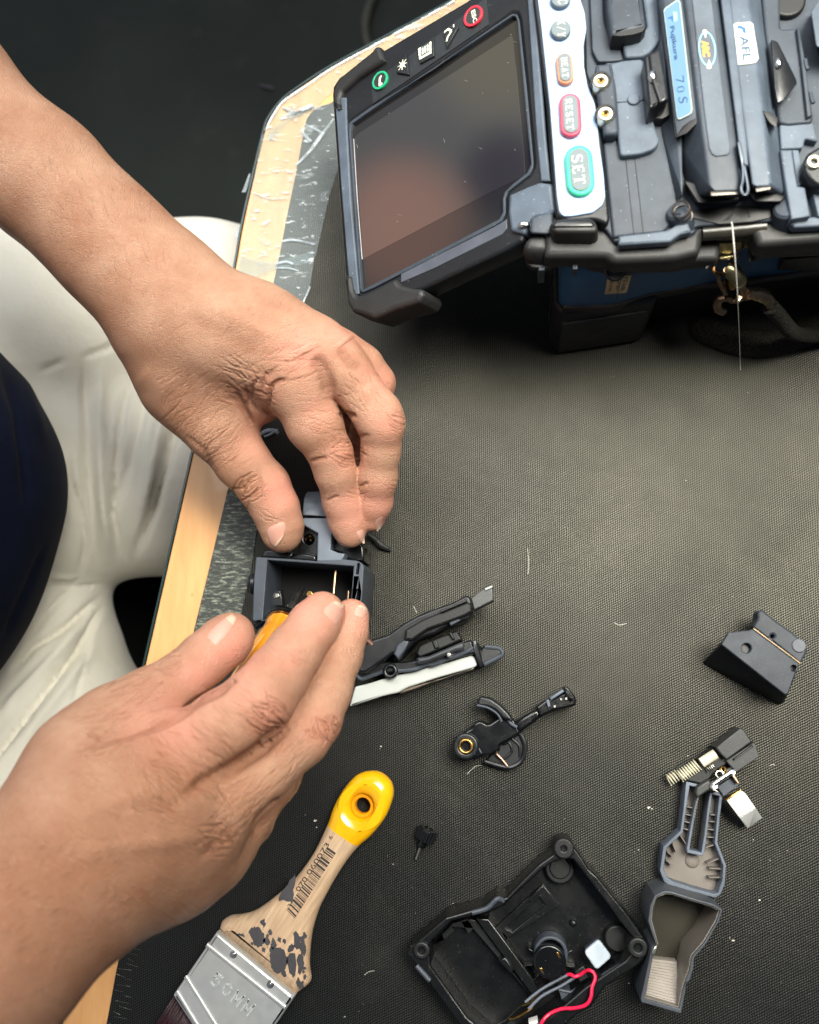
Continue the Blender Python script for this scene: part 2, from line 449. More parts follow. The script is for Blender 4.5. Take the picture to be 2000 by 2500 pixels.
# --- clear tape over rim and mat
tape_g = 'strips of clear tape along the table rim'
tp = obj('clear_tape', [prism(TF, [(640, 330), (742, 262), (815, 250), (830, 400), (806, 470), (772, 622), (762, 640), (662, 660), (575, 700), (600, 540)], .25, .40, bev=.05)], TAPE,
         label='long wrinkled clear tape beside the tilted screen, over rim and mat', cat='tape', group=tape_g)
each('tape_fold', [tubepx([(722, 405, .4), (755, 372, .6), (790, 325, .8), (815, 290, .5)], [.35 + .9 * math.sin(math.pi * i / 18) for i in range(19)], 8),
                  tubepx([(745, 305, .4), (768, 315, .5), (792, 328, .4)], .8, 8), tubepx([(738, 322, .4), (748, 335, .5), (760, 348, .4)], 1.0, 8),
                  tubepx([(690, 590, .4), (720, 587, .6), (770, 598, .4)], .8, 8), tubepx([(620, 470, .4), (655, 484, .4), (700, 484, .4)], .3, 6)], RIDGE, tp)
tp = obj('clear_tape', [prism(TF, [(583, 625), (672, 640), (765, 612), (766, 640), (757, 700), (748, 722), (730, 762), (560, 745)], .45, .60, bev=.05)], TAPE,
         label='short clear tape piece with a cut corner beside the wrist of the upper hand', cat='tape', group=tape_g)
each('tape_fold', [tubepx([(675, 645, .7), (700, 640, .9), (716, 646, .7)], .8, 8), tubepx([(675, 655, .7), (705, 655, .8), (730, 662, .6)], .4, 8), tubepx([(757, 700, .6), (748, 722, .7), (728, 765, .6)], .5, 8)], RIDGE, tp)
tp = obj('clear_tape', [prism(TF, [(648, 320), (668, 282), (700, 246), (750, 208), (815, 165), (940, 98), (1120, 0), (1180, 0), (960, 140), (830, 205), (770, 262), (700, 300), (660, 345)], .25, .42, bev=.05)], TAPE,
         label='crumpled clear tape wrapping the chamfered table corner behind the screen', cat='tape', group=tape_g)
each('tape_fold', [tubepx([(690, 262, .4), (722, 272, .9), (760, 262, .6)], [.4, .5, .7, .9, 1.2, 1.4, 1.6, 1.4, 1.2, 1.0, .8, .6, .4], 8), tubepx([(700, 282, .5), (730, 270, .9), (765, 258, .6)], 1.1, 8),
                  tubepx([(648, 318, -.5), (668, 280, .2), (694, 246, .3), (750, 208, .3), (812, 166, .2), (940, 96, .2), (1110, 2, .2)], .7, 8)], RIDGE, tp)
tp = obj('scuffed_tape', [prism(TF, [(556, 1195), (640, 1210), (652, 1262), (628, 1290), (612, 1400), (560, 1620), (520, 1640), (455, 1625)], .2, .55, bev=.1)], SCUFF,
         label='scuffed grey green tape strip beside the wooden rim between the hands', cat='tape', group=tape_g)
r_ = random.Random(3)
obj('rim_scratches', [tubepx([(x, y, .12), (x + r_.uniform(14, 34), y + r_.uniform(0, 10), .12)], r_.uniform(.08, .16), 4) for x, y in [(285 + r_.uniform(0, 30) - (q - 2290) * .24 + 20, q) for q in range(2300, 2500, 13)]], SCUFF,
    label='short pale scratches on the mat beside the rim at the lower left', cat='scratches', kind='stuff')
tp = obj('tape_scrap', [tubepx([(634, 1062, 1), (650, 1052, 1.5), (668, 1050, 1), (680, 1058, .8)], .9, 7), tubepx([(645, 1066, .8), (660, 1060, 1.2), (678, 1048, .8)], .6, 7)], RIDGE,
         label='crinkled bit of clear tape on the mat below the upper thumb web', cat='tape')
# tape film peeling over the table edge
obj('tape_film', [hullpx([(606, 430, -3), (612, 420, -3), (600, 470, -6), (590, 470, -4), (612, 440, -8)], .2), hullpx([(582, 560, -3), (592, 545, -3), (580, 590, -6), (574, 570, -4)], .2)], RIDGE,
    label='peeling film edge of tape hanging over the table rim above the trousers', cat='tape')

# --- a cable lying on the floor
CABLE = plastic('cable_grey', (58, 58, 48), .6)
obj('floor_cable', [tubepx([(935, -60, FZ + 6), (900, 25, FZ + 6), (893, 75, FZ + 6), (908, 130, FZ + 6), (960, 200, FZ + 6)], 6.5, 12)], CABLE, label='dark cable curving on the floor beyond the table corner', cat='cable')
obj('floor_scrap', [hullpx([(632, 205, FZ + 1), (668, 212, FZ + 1), (668, 218, FZ + 4), (636, 210, FZ + 4)])], plastic('scrap', (70, 62, 68), .5), label='small pale scrap on the dark floor near the chamfered corner', cat='litter')

# ================================================================ implicit surfaces
def smin(a, b, k):
    h = np.maximum(k - np.abs(a - b), 0) / k
    return np.minimum(a, b) - h * h * k * .25
def cone_d(X, A, B, ra, rb):
    A = A.astype(np.float32); B = B.astype(np.float32)
    ab = B - A; L2 = float(ab @ ab) + 1e-6
    d0 = [X[i] - A[i] for i in range(3)]
    t = np.clip((d0[0] * ab[0] + d0[1] * ab[1] + d0[2] * ab[2]) / L2, 0, 1)
    q = (d0[0] - t * ab[0]) ** 2 + (d0[1] - t * ab[1]) ** 2 + (d0[2] - t * ab[2]) ** 2
    return np.sqrt(q) - (ra + (rb - ra) * t)
class Field:
    def __init__(s, lo, hi, step):
        s.lo = np.array(lo, float); s.step = step
        s.n = np.ceil((np.array(hi) - s.lo) / step).astype(int) + 1
        s.ax = [(s.lo[i] + step * np.arange(s.n[i])).astype(np.float32) for i in range(3)]
        s.pad = 30.0
    def grid(s): return np.full(s.n, 1e3, np.float32)
    def add(s, G, A, B, ra, rb, k):
        m = max(ra, rb) + max(k, 2) * 1.2 + 2 * s.step
        lo = np.minimum(A, B) - m; hi = np.maximum(A, B) + m
        i0 = np.clip(np.floor((lo - s.lo) / s.step).astype(int), 0, s.n); i1 = np.clip(np.ceil((hi - s.lo) / s.step).astype(int) + 1, 0, s.n)
        if (i1 <= i0).any(): return
        sl = tuple(slice(a, b) for a, b in zip(i0, i1))
        X = (s.ax[0][sl[0]][:, None, None], s.ax[1][sl[1]][None, :, None], s.ax[2][sl[2]][None, None, :])
        d = cone_d(X, A, B, ra, rb)
        G[sl] = smin(G[sl], d, k)
    def nets(s, G):
        """surface nets"""
        ins = G < 0
        nx, ny, nz = s.n
        c = [ins[i:nx - 1 + i, j:ny - 1 + j, k:nz - 1 + k] for i in (0, 1) for j in (0, 1) for k in (0, 1)]
        cnt = sum(x.astype(np.int8) for x in c)
        act = (cnt > 0) & (cnt < 8)
        idx = np.full(act.shape, -1, np.int64); ijk = np.argwhere(act); idx[act] = np.arange(len(ijk))
        acc = np.zeros((len(ijk), 3)); w = np.zeros(len(ijk))
        I, J, K = ijk.T
        for a in range(3):
            for b in (0, 1):
                for c_ in (0, 1):
                    o0 = [0, 0, 0]; o1 = [0, 0, 0]; oth = [x for x in range(3) if x != a]
                    o0[oth[0]] = o1[oth[0]] = b; o0[oth[1]] = o1[oth[1]] = c_; o1[a] = 1
                    g0 = G[I + o0[0], J + o0[1], K + o0[2]]; g1 = G[I + o1[0], J + o1[1], K + o1[2]]
                    cr = (g0 < 0) != (g1 < 0)
                    t = np.where(cr, g0 / np.where(cr, g0 - g1, 1), 0)
                    p = np.zeros((len(ijk), 3)); p[:, a] = t; p[:, oth[0]] = b; p[:, oth[1]] = c_
                    acc[cr] += p[cr]; w[cr] += 1
        V = s.lo + (ijk + acc / w[:, None]) * s.step
        Q = []
        for a in range(3):
            sh = [slice(None)] * 3; sh2 = [slice(None)] * 3; sh[a] = slice(0, -1); sh2[a] = slice(1, None)
            cr = ins[tuple(sh)] != ins[tuple(sh2)]
            e = np.argwhere(cr); oth = [x for x in range(3) if x != a]
            ok = (e[:, oth[0]] > 0) & (e[:, oth[1]] > 0) & (e[:, oth[0]] < s.n[oth[0]] - 1) & (e[:, oth[1]] < s.n[oth[1]] - 1)
            e = e[ok]
            flip = ins[e[:, 0], e[:, 1], e[:, 2]]
            q = []
            for db, dc in ((1, 1), (0, 1), (0, 0), (1, 0)):
                f = e.copy(); f[:, oth[0]] -= db; f[:, oth[1]] -= dc
                q.append(idx[f[:, 0], f[:, 1], f[:, 2]])
            q = np.stack(q, 1)
            if a == 1: flip = ~flip
            q[~flip] = q[~flip][:, ::-1]
            Q.append(q)
        Q = np.concatenate(Q)
        return V, Q
def relax(V, Q, it=2, lam=.5):
    n = len(V)
    E = np.concatenate([Q[:, [0, 1]], Q[:, [1, 2]], Q[:, [2, 3]], Q[:, [3, 0]]])
    E = np.concatenate([E, E[:, ::-1]])
    cnt = np.bincount(E[:, 0], minlength=n).astype(float)
    for i in range(it):
        for l in (lam, -lam * 1.04):
            S = np.stack([np.bincount(E[:, 0], weights=V[E[:, 1], k], minlength=n) for k in range(3)], 1) / cnt[:, None]
            V = V + (S - V) * l
    return V
def subdiv(V, Q):
    E = np.concatenate([Q[:, [0, 1]], Q[:, [1, 2]], Q[:, [2, 3]], Q[:, [3, 0]]]); Es = np.sort(E, 1)
    key = Es[:, 0].astype(np.int64) * len(V) + Es[:, 1]; uk, inv = np.unique(key, return_inverse=True); inv = inv.ravel()
    a = uk // len(V); b = uk % len(V); n = len(V); m = len(Q)
    EV = (V[a] + V[b]) / 2; FV = (V[Q[:, 0]] + V[Q[:, 1]] + V[Q[:, 2]] + V[Q[:, 3]]) / 4
    e = [n + inv[i * m:(i + 1) * m] for i in range(4)]; f = n + len(EV) + np.arange(m)
    NQ = np.concatenate([np.stack(x, 1) for x in ((Q[:, 0], e[0], f, e[3]), (e[0], Q[:, 1], e[1], f), (f, e[1], Q[:, 2], e[2]), (e[3], f, e[2], Q[:, 3]))])
    return np.concatenate([V, EV, FV]), NQ
def vnormals(V, Q):
    a = V[Q[:, 2]] - V[Q[:, 0]]; b = V[Q[:, 3]] - V[Q[:, 1]]; fn = np.cross(a, b)
    N = np.zeros_like(V)
    for j in range(4):
        for k in range(3): N[:, k] += np.bincount(Q[:, j], weights=fn[:, k], minlength=len(V))
    return N / (np.linalg.norm(N, axis=1, keepdims=True) + 1e-9)
def pl_dist(uv, pts):
    best = np.full(len(uv), 1e9); bt = np.zeros(len(uv))
    pts = np.array(pts, float); L = 0; tot = sum(np.linalg.norm(pts[i + 1] - pts[i]) for i in range(len(pts) - 1)) + 1e-9
    for i in range(len(pts) - 1):
        a, b = pts[i], pts[i + 1]; ab = b - a; l = np.linalg.norm(ab) + 1e-9
        t = np.clip(((uv - a) @ ab) / (l * l), 0, 1); q = np.linalg.norm(uv - a - t[:, None] * ab, axis=1)
        m = q < best; best[m] = q[m]; bt[m] = (L + t[m] * l) / tot; L += l
    return best, bt
def creases(V, N, lst, facing=.05):
    """displace along the normal near lines [(points, width px, depth mm)]"""
    uv = projv(V); vis = ((CAM - V) / np.linalg.norm(CAM - V, axis=1, keepdims=True) * N).sum(1) > facing
    D = np.zeros(len(V))
    for pts, w, dp in lst:
        pts = np.array(pts, float); lo = pts.min(0) - 3 * w; hi = pts.max(0) + 3 * w
        m = vis & (uv[:, 0] > lo[0]) & (uv[:, 0] < hi[0]) & (uv[:, 1] > lo[1]) & (uv[:, 1] < hi[1])
        i = np.where(m)[0]
        if not len(i): continue
        d, t = pl_dist(uv[i], pts)
        fade = np.clip(np.minimum(t, 1 - t) * 5 + .15, 0, 1)
        D[i] -= dp * np.exp(-(d / w) ** 2) * fade
    return D

GAPB = plastic('gap_black', (10, 10, 11), .8, spec=.15)
ch = empty('gap_darkener', P(-100, 1400, -330), 'black block added below the cream trouser legs to darken the gap between them', 'gap_darkener')  # black block added so the gap between the legs renders fully dark
obj('darkener_slab', [prism_uv(TF, [(-420, -330), (-90, -330), (-90, 160), (-420, 160)], -320, -262, bev=12, rad=30)], GAPB, ch)
obj('darkener_post', [lathe((-250, -80, -620), (0, 0, 1), [(0, 160), (20, 40), (40, 28), (300, 28)], 24)], GAPB, ch)
# ================================================================ PERSON
m = MT('skin')
at = m.n('ShaderNodeVertexColor'); at.layer_name = 'tone'
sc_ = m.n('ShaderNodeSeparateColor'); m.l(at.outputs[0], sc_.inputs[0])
b0 = m.ramp(m.noise(55, 5, .6), .3, .72, lin((166, 120, 94)), lin((190, 149, 123)))
b0 = m.mix(m.math('MULTIPLY', m.ramp(m.noise(420, 3, .6), .45, .8), .22), b0, lin((160, 98, 76)))
b0 = m.mix(m.math('MULTIPLY', sc_.outputs[0], .72), b0, lin((226, 150, 132)))
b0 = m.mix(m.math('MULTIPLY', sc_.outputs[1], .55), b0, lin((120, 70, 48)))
b0 = m.mix(m.math('MULTIPLY', sc_.outputs[2], .62), b0, lin((150, 96, 62)))  # third mask channel browns the arms' dark sides: shade put into skin colour
v1 = m.voro(820, 'DISTANCE_TO_EDGE', m.scaled(1, 1.5, 1.2, .6)); v2 = m.voro(1500, 'DISTANCE_TO_EDGE', m.scaled(1.3, 1, 1, -.4))
hh = m.math('ADD', m.math('MULTIPLY', m.ramp(v1, 0, .16), .6), m.math('ADD', m.math('MULTIPLY', m.ramp(v2, 0, .2), .35), m.math('MULTIPLY', m.noise(500, 4), .8)))
m.set(col=b0, sss=.14, ssr=(1.0, .34, .18), sssc=.0016, spec=.42, rough=m.ramp(m.noise(200, 4), .3, .7, (.36, .36, .36, 1), (.50, .50, .50, 1)))
m.set(normal=m.bump(hh, .00034, .8))
SKIN = m.m
m = MT('nail'); m.set(col=m.ramp(m.noise(80, 2), .3, .7, lin((196, 142, 126)), lin((206, 156, 140))), sss=.15, ssr=(1, .4, .3), sssc=.002, rough=.4, spec=.4,
                      normal=m.bump(m.noise(500, 3), .0001, .5)); NAIL = m.m
m = MT('nail_tip'); m.set(col=lin((202, 172, 150)), rough=.45, spec=.5); NAILT = m.m

def pt(p):
    c = P(p[0], p[1], p[2]); return c, RR(c, p[3])
def arm_mesh(fore, palm, fingers, lo, hi, step, kpalm=14, kfing=6.0, kroot=8.0):
    Fd = Field(lo, hi, step)
    G = Fd.grid()
    for ch in fore:
        for a, b in zip(ch[:-1], ch[1:]):
            (A, ra), (B, rb) = pt(a), pt(b); Fd.add(G, A, B, ra, rb, kpalm)
    for ch in palm:
        for a, b in zip(ch[:-1], ch[1:]):
            (A, ra), (B, rb) = pt(a), pt(b); Fd.add(G, A, B, ra, rb, kpalm)
    GF = Fd.grid()
    for ch in fingers:
        g = Fd.grid()
        for a, b in zip(ch[:-1], ch[1:]):
            (A, ra), (B, rb) = pt(a), pt(b); Fd.add(g, A, B, ra, rb, 3.0)
        GF = smin(GF, g, 1.3)
    G = smin(G, GF, kroot)
    V, Q = Fd.nets(G)
    V = relax(V, Q, 6, .5)
    V, Q = subdiv(V, Q)
    V = relax(V, Q, 3, .5)
    return V, Q
def knuckle(cx, cy, deg, half, length, n, w=3.0, dp=.5, bend=.25, seed=0):
    w *= .78; n = int(n * 1.25)
    """a set of short skin folds across a finger; deg = direction of the folds"""
    r = random.Random(seed + int(cx)); out = []
    a = math.radians(deg); d = np.array([math.cos(a), math.sin(a)]); q = np.array([-d[1], d[0]])
    for i in range(n):
        s = (i + .5) / n * 2 - 1
        o = np.array([cx, cy]) + q * s * half + d * r.uniform(-.2, .2) * length
        l = length * (1 - .45 * abs(s)) * r.uniform(.55, 1.0)
        pts = []
        for j in range(7):
            t = j / 6 * 2 - 1
            pts.append(o + d * t * l + q * (bend * l * (t * t - .4) * (1 if s < 0 else -1) + r.uniform(-1.6, 1.6)))
        out.append((pts, w * r.uniform(.7, 1.25), dp * r.uniform(.5, 1.1) * (1 - .3 * abs(s))))
    for i in range(n):
        o = np.array([cx, cy]) + q * r.uniform(-1, 1) * half + d * r.uniform(-.8, .8) * length
        an = a + r.choice((-1, 1)) * r.uniform(.4, 1.0); e = np.array([math.cos(an), math.sin(an)]) * length * r.uniform(.15, .3)
        out.append(([o - e, o + e * .1 + q * r.uniform(-2, 2), o + e], w * .7, dp * .5))
    return out
def field_lines(cx, cy, deg, half, length, n, w=2.2, dp=.14, seed=3):
    w *= .72; n = int(n * 2.2); length *= .85; dp *= .9
    r = random.Random(seed); out = []
    for i in range(n):
        a = math.radians(deg + r.uniform(-22, 22)); d = np.array([math.cos(a), math.sin(a)])
        o = np.array([cx + r.uniform(-1, 1) * half, cy + r.uniform(-1, 1) * half]); l = length * r.uniform(.4, 1)
        out.append(([o - d * l, o + np.array([r.uniform(-2, 2), r.uniform(-2, 2)]), o + d * l], w, dp * r.uniform(.5, 1.2)))
    return out
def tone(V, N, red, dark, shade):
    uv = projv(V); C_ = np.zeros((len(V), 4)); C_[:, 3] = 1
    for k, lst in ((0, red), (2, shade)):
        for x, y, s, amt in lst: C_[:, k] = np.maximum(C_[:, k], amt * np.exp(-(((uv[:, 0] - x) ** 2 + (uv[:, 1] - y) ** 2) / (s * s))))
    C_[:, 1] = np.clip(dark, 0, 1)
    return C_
def skin_obj(parts, parent, name='body', mat=None):
    V = np.concatenate([p[0] for p in parts]); o0 = 0; Q = []
    for p in parts: Q.append(p[1] + o0); o0 += len(p[0])
    Q = np.concatenate(Q); C_ = np.concatenate([p[2] for p in parts])
    V = V * MM; c = (V.min(0) + V.max(0)) / 2
    me = bpy.data.meshes.new(name)
    me.vertices.add(len(V)); me.vertices.foreach_set('co', (V - c).ravel())
    me.loops.add(Q.size); me.loops.foreach_set('vertex_index', Q.ravel().astype(np.int32))
    me.polygons.add(len(Q)); me.polygons.foreach_set('loop_start', np.arange(0, Q.size, 4, dtype=np.int32)); me.polygons.foreach_set('loop_total', np.full(len(Q), 4, np.int32))
    me.update(calc_edges=True); me.validate()
    at_ = me.color_attributes.new('tone', 'FLOAT_COLOR', 'POINT'); at_.data.foreach_set('color', C_.ravel().astype(np.float32))
    me.shade_smooth(); me.materials.append(mat)
    o = bpy.data.objects.new(name, me); COL.objects.link(o); w = Vector(c); ORIG[o.name] = w
    o.parent = parent; o.location = w - ORIG[parent.name]
    return o
def bvh_of(V, Q): return BVHTree.FromPolygons([tuple(v) for v in V], [tuple(int(i) for i in q) for q in Q])
def nail(bvh, quad, parent, off=.6, tip=.16, name='fingernail'):
    """nail plate lying on the fingertip; quad = base-left, base-right, tip-right, tip-left in px"""
    q = [np.array(p, float) for p in quad]; n = 14
    def at(s, t):           # s,t in -1..1, squircle
        k = math.sqrt(max(0, 1 - (abs(t) ** 3.2) * .62)); s2 = s * k
        u, v = (s2 + 1) / 2, (t + 1) / 2
        p = (q[0] * (1 - u) + q[1] * u) * (1 - v) + (q[3] * (1 - u) + q[2] * u) * v
        return p
    G = []; last = None
    for j in range(n + 1):
        for i in range(n + 1):
            s, t = i / n * 2 - 1, j / n * 2 - 1
            p = at(s, t); d = Vector(ray(*p)).normalized(); hit = bvh.ray_cast(Vector(CAM), d)
            if hit[0] is not None and (last is None or (hit[0] - Vector(CAM)).length < last + 6):
                L = (hit[0] - Vector(CAM)).length; last = L
            else: L = last or 380
            e = max(abs(s), abs(t)); h = off * (1 - .75 * max(abs(s) ** 5, (-t if t < 0 else 0) ** 5)) + (.25 if t > .8 else 0)
            G.append(CAM + np.array(d) * (L - h))
    G = np.array(G)
    # even the surface out a little
    A = G.reshape(n + 1, n + 1, 3)
    for _ in range(4):
        B = A.copy(); B[1:-1, 1:-1] = (A[2:, 1:-1] + A[:-2, 1:-1] + A[1:-1, 2:] + A[1:-1, :-2]) / 4; A = B
    V = A.reshape(-1, 3); dn = np.array([0, 0, .5])
    Fc = [(j * (n + 1) + i, j * (n + 1) + i + 1, (j + 1) * (n + 1) + i + 1, (j + 1) * (n + 1) + i) for j in range(n) for i in range(n)]
    m_ = len(V); V2 = V + (V - CAM) / np.linalg.norm(V - CAM, axis=1, keepdims=True) * .5
    VV = np.concatenate([V, V2]); F2 = [tuple(i + m_ for i in f[::-1]) for f in Fc]
    rim = [i for i in range(n + 1)] + [j * (n + 1) + n for j in range(1, n + 1)] + [n * (n + 1) + i for i in range(n - 1, -1, -1)] + [j * (n + 1) for j in range(n - 1, 0, -1)]
    F3 = [(rim[i], rim[(i + 1) % len(rim)], rim[(i + 1) % len(rim)] + m_, rim[i] + m_) for i in range(len(rim))]
    nt_ = int(n * (1 - tip))
    o = obj(name, [(VV, Fc + F2 + F3)], NAIL, parent, ang=60)
    o.data.materials.append(NAILT)
    for p in o.data.polygons:
        vs = [v for v in p.vertices]
        if all((v % m_) // (n + 1) >= nt_ for v in vs): p.material_index = 1
    return o

person = empty('person', P(-60, 1200, -60), 'person in cream trousers and navy shirt, both hands working at the table', 'person')

# ---------- upper arm in the photo: left hand, thumb and fingers pinching the housing
fore = [[(-420, -60, 128, 150), (-150, 190, 118, 148), (110, 440, 104, 140), (250, 575, 94, 133), (318, 650, 90, 124)],
        [(318, 650, 90, 124), (382, 715, 88, 122), (450, 795, 84, 130)],
        [(350, 640, 88, 90), (430, 690, 86, 82), (520, 770, 82, 80)]]
palm = [[(440, 770, 84, 120), (560, 830, 82, 100), (690, 880, 80, 84), (735, 915, 78, 68)],
        [(470, 770, 83, 105), (620, 795, 84, 78), (770, 850, 82, 62)],
        [(470, 780, 78, 95), (640, 810, 76, 70), (830, 868, 70, 48)],
        [(410, 830, 76, 110), (450, 930, 68, 92), (530, 1035, 60, 74)],
        [(480, 880, 70, 100), (580, 930, 66, 66), (640, 950, 66, 46)],
        [(560, 900, 66, 60), (640, 985, 64, 24)]]
fingers = [
    [(455, 950, 66, 85), (535, 1045, 60, 74), (590, 1125, 54, 66), (645, 1188, 47, 62), (672, 1240, 43, 57), (688, 1288, 39, 52), (690, 1303, 38, 46)],
    [(690, 885, 80, 76), (728, 950, 78, 73), (768, 1035, 70, 68), (806, 1105, 63, 53), (818, 1150, 58, 49), (836, 1225, 47, 46), (848, 1272, 41, 44), (855, 1300, 39, 38)],
    [(770, 850, 82, 62), (850, 915, 78, 60), (922, 1012, 70, 58), (932, 1035, 68, 54), (930, 1100, 60, 46), (922, 1165, 52, 47), (914, 1225, 43, 43), (906, 1262, 38, 36)],
    [(830, 868, 70, 48), (885, 895, 66, 50), (916, 935, 60, 47), (905, 1020, 50, 42), (880, 1105, 40, 40), (872, 1150, 34, 36)],
    [(800, 860, 60, 44), (850, 910, 48, 40), (850, 1010, 36, 36), (845, 1080, 30, 34)],
]
B0 = P(-420, -60, 110); 
V, Q = arm_mesh(fore, palm, fingers, (-290, -42, 5), (75, 262, 165), 0.9)
N = vnormals(V, Q)
cr = []
cr += knuckle(852, 1108, 8, 36, 48, 8, 3.0, .75, seed=1) + knuckle(866, 1205, 5, 14, 28, 3, 2.2, .3, seed=2)
cr += knuckle(612, 1190, -48, 34, 50, 8, 3.2, .85, seed=4) + knuckle(655, 1260, 25, 12, 36, 3, 2.2, .35, seed=5)
cr += knuckle(975, 1030, 25, 30, 36, 6, 2.6, .55, seed=6) + knuckle(960, 1185, 15, 14, 24, 3, 2.2, .3, seed=7)
cr += [([(656, 1000), (655, 975), (658, 955), (665, 940), (680, 930), (700, 926)], 5, 1.7), ([(636, 960), (640, 935), (650, 915), (672, 905)], 6, .7),
       ([(617, 1040), (600, 1005), (585, 975), (575, 955)], 7, 1.6), ([(605, 1020), (578, 985), (556, 962)], 5, .8), ([(600, 1000), (606, 975), (598, 945)], 5, .9),
       ([(628, 1005), (612, 980), (616, 945), (630, 920)], 5, 1.0), ([(640, 1000), (648, 1008), (665, 1010)], 5, .8),
       ([(757, 1128), (775, 1122), (800, 1118)], 5, .9), ([(796, 1224), (815, 1215), (830, 1212)], 4, .6), ([(830, 1013), (842, 1010), (870, 1018)], 6, 1.4),
       ([(842, 1046), (870, 1067), (905, 1064)], 6, .6), ([(877, 1190), (890, 1182), (900, 1180)], 4, .8),
       ([(809, 967), (800, 930), (790, 900), (765, 868)], 16, 1.5), ([(640, 870), (700, 850), (740, 852)], 10, .25),
       ([(452, 1062), (470, 1075), (500, 1100), (520, 1150)], 6, .45), ([(880, 905), (850, 880), (830, 850)], 14, 1.0)]
cr += field_lines(660, 820, -35, 100, 45, 40, 2.4, .16, 31) + field_lines(480, 1000, -45, 80, 45, 34, 2.4, .18, 32)
cr += field_lines(600, 930, 35, 55, 45, 26, 2.6, .32, 1) + field_lines(720, 880, -15, 55, 45, 22, 2.4, .22, 2) + field_lines(890, 960, 50, 45, 40, 18, 2.2, .20, 4)
cr += field_lines(545, 1090, -40, 50, 45, 22, 2.4, .22, 5) + field_lines(790, 1010, 5, 50, 40, 16, 2.2, .16, 6) + field_lines(520, 820, -40, 120, 60, 20, 2.6, .12, 8)
cr += [([(430, 700), (560, 770), (720, 845)], 20, -.7), ([(450, 760), (560, 820), (640, 860)], 24, .5), ([(480, 690), (640, 760), (790, 815)], 16, -.5), ([(740, 845), (748, 862)], 30, -1.1), ([(835, 830), (842, 840)], 22, -.9), ([(345, 905), (420, 960)], 30, -.8)]
D = creases(V, N, cr)
V = V + N * D[:, None]
N = vnormals(V, Q)
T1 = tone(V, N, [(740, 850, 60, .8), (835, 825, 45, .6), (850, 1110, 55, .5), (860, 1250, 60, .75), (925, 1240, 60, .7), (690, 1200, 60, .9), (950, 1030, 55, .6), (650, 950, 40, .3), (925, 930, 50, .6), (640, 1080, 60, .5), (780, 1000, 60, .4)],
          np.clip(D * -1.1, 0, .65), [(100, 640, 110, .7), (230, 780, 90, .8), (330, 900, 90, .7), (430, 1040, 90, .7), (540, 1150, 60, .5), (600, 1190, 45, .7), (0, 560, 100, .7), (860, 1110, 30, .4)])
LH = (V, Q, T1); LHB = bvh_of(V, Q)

# ---------- lower arm in the photo: right hand holding the screwdriver
fore = [[(-480, 2760, 174, 225), (-60, 2362, 152, 188), (155, 2148, 138, 182)], [(-420, 2640, 168, 200), (-60, 2335, 150, 180), (205, 2090, 134, 168)], [(150, 2090, 136, 130), (215, 1975, 130, 118)]]
palm = [[(200, 2045, 134, 140), (300, 1935, 126, 116), (405, 1868, 118, 92)],
        [(210, 2060, 134, 170), (370, 1985, 122, 125), (505, 1985, 112, 88)],
        [(250, 2110, 122, 152), (400, 2070, 108, 112), (525, 2060, 92, 72)],
        [(210, 1990, 130, 105), (225, 1855, 124, 88), (285, 1765, 118, 74)],
        [(250, 1900, 120, 100), (330, 1850, 114, 72)],
        [(270, 2135, 112, 112), (420, 2105, 98, 78), (505, 2085, 86, 50)]]
fingers = [
    [(228, 1852, 124, 84), (288, 1764, 119, 72), (365, 1700, 112, 68), (450, 1652, 106, 64), (500, 1608, 100, 63), (548, 1568, 95, 61), (566, 1552, 93, 56)],
    [(405, 1868, 118, 90), (465, 1830, 119, 86), (545, 1775, 119, 88), (632, 1712, 116, 84), (678, 1650, 110, 74), (722, 1588, 104, 66), (765, 1528, 97, 60), (787, 1499, 93, 55)],
    [(505, 1985, 112, 86), (620, 1900, 108, 76), (735, 1800, 102, 68), (768, 1758, 99, 64), (800, 1690, 94, 56), (832, 1600, 88, 51), (848, 1545, 84, 48), (858, 1506, 81, 44)],
    [(520, 2060, 95, 76), (600, 1985, 88, 68), (672, 1900, 78, 58), (735, 1790, 68, 50), (780, 1680, 60, 44)],
    [(500, 2090, 88, 62), (575, 2062, 76, 50), (618, 2010, 64, 46), (660, 1930, 54, 42)],
]
V, Q = arm_mesh(fore, palm, fingers, (-300, -420, 25), (55, 20, 215), 0.95, kpalm=20)
N = vnormals(V, Q)
cr = []
cr += knuckle(655, 1752, 35, 50, 58, 9, 3.4, 1.0, seed=11) + knuckle(790, 1782, 60, 44, 42, 8, 3.2, .9, seed=12)
cr += knuckle(415, 1618, -20, 36, 44, 8, 3.0, .65, seed=13) + knuckle(395, 1925, 38, 75, 80, 12, 3.6, .75, seed=14) + knuckle(530, 2045, 20, 45, 55, 10, 3.2, .8, seed=15)
cr += knuckle(735, 1605, 40, 22, 34, 4, 2.6, .35, seed=16) + knuckle(850, 1590, 75, 16, 26, 4, 2.4, .35, seed=17)
cr += [([(430, 1752), (369, 1782), (320, 1800), (285, 1810), (250, 1818), (215, 1825), (180, 1835)], 5, .8), ([(255, 1805), (240, 1798), (215, 1790)], 5, .8), ([(567, 1664), (540, 1685), (485, 1712), (430, 1752), (369, 1782)], 9, 1.8),
       ([(700, 1765), (640, 1830), (560, 1880), (496, 1910), (450, 1945)], 16, 2.2), ([(573, 1660), (566, 1668)], 5, .8),
       ([(688, 1950), (640, 2000), (620, 2050)], 12, 1.6), ([(480, 2100), (560, 2030)], 10, .4)]
cr += field_lines(300, 2060, 35, 190, 50, 60, 2.6, .16, 21) + field_lines(640, 1640, 35, 70, 30, 26, 2.2, .14, 22) + field_lines(560, 1740, 40, 60, 40, 30, 2.2, .18, 23)
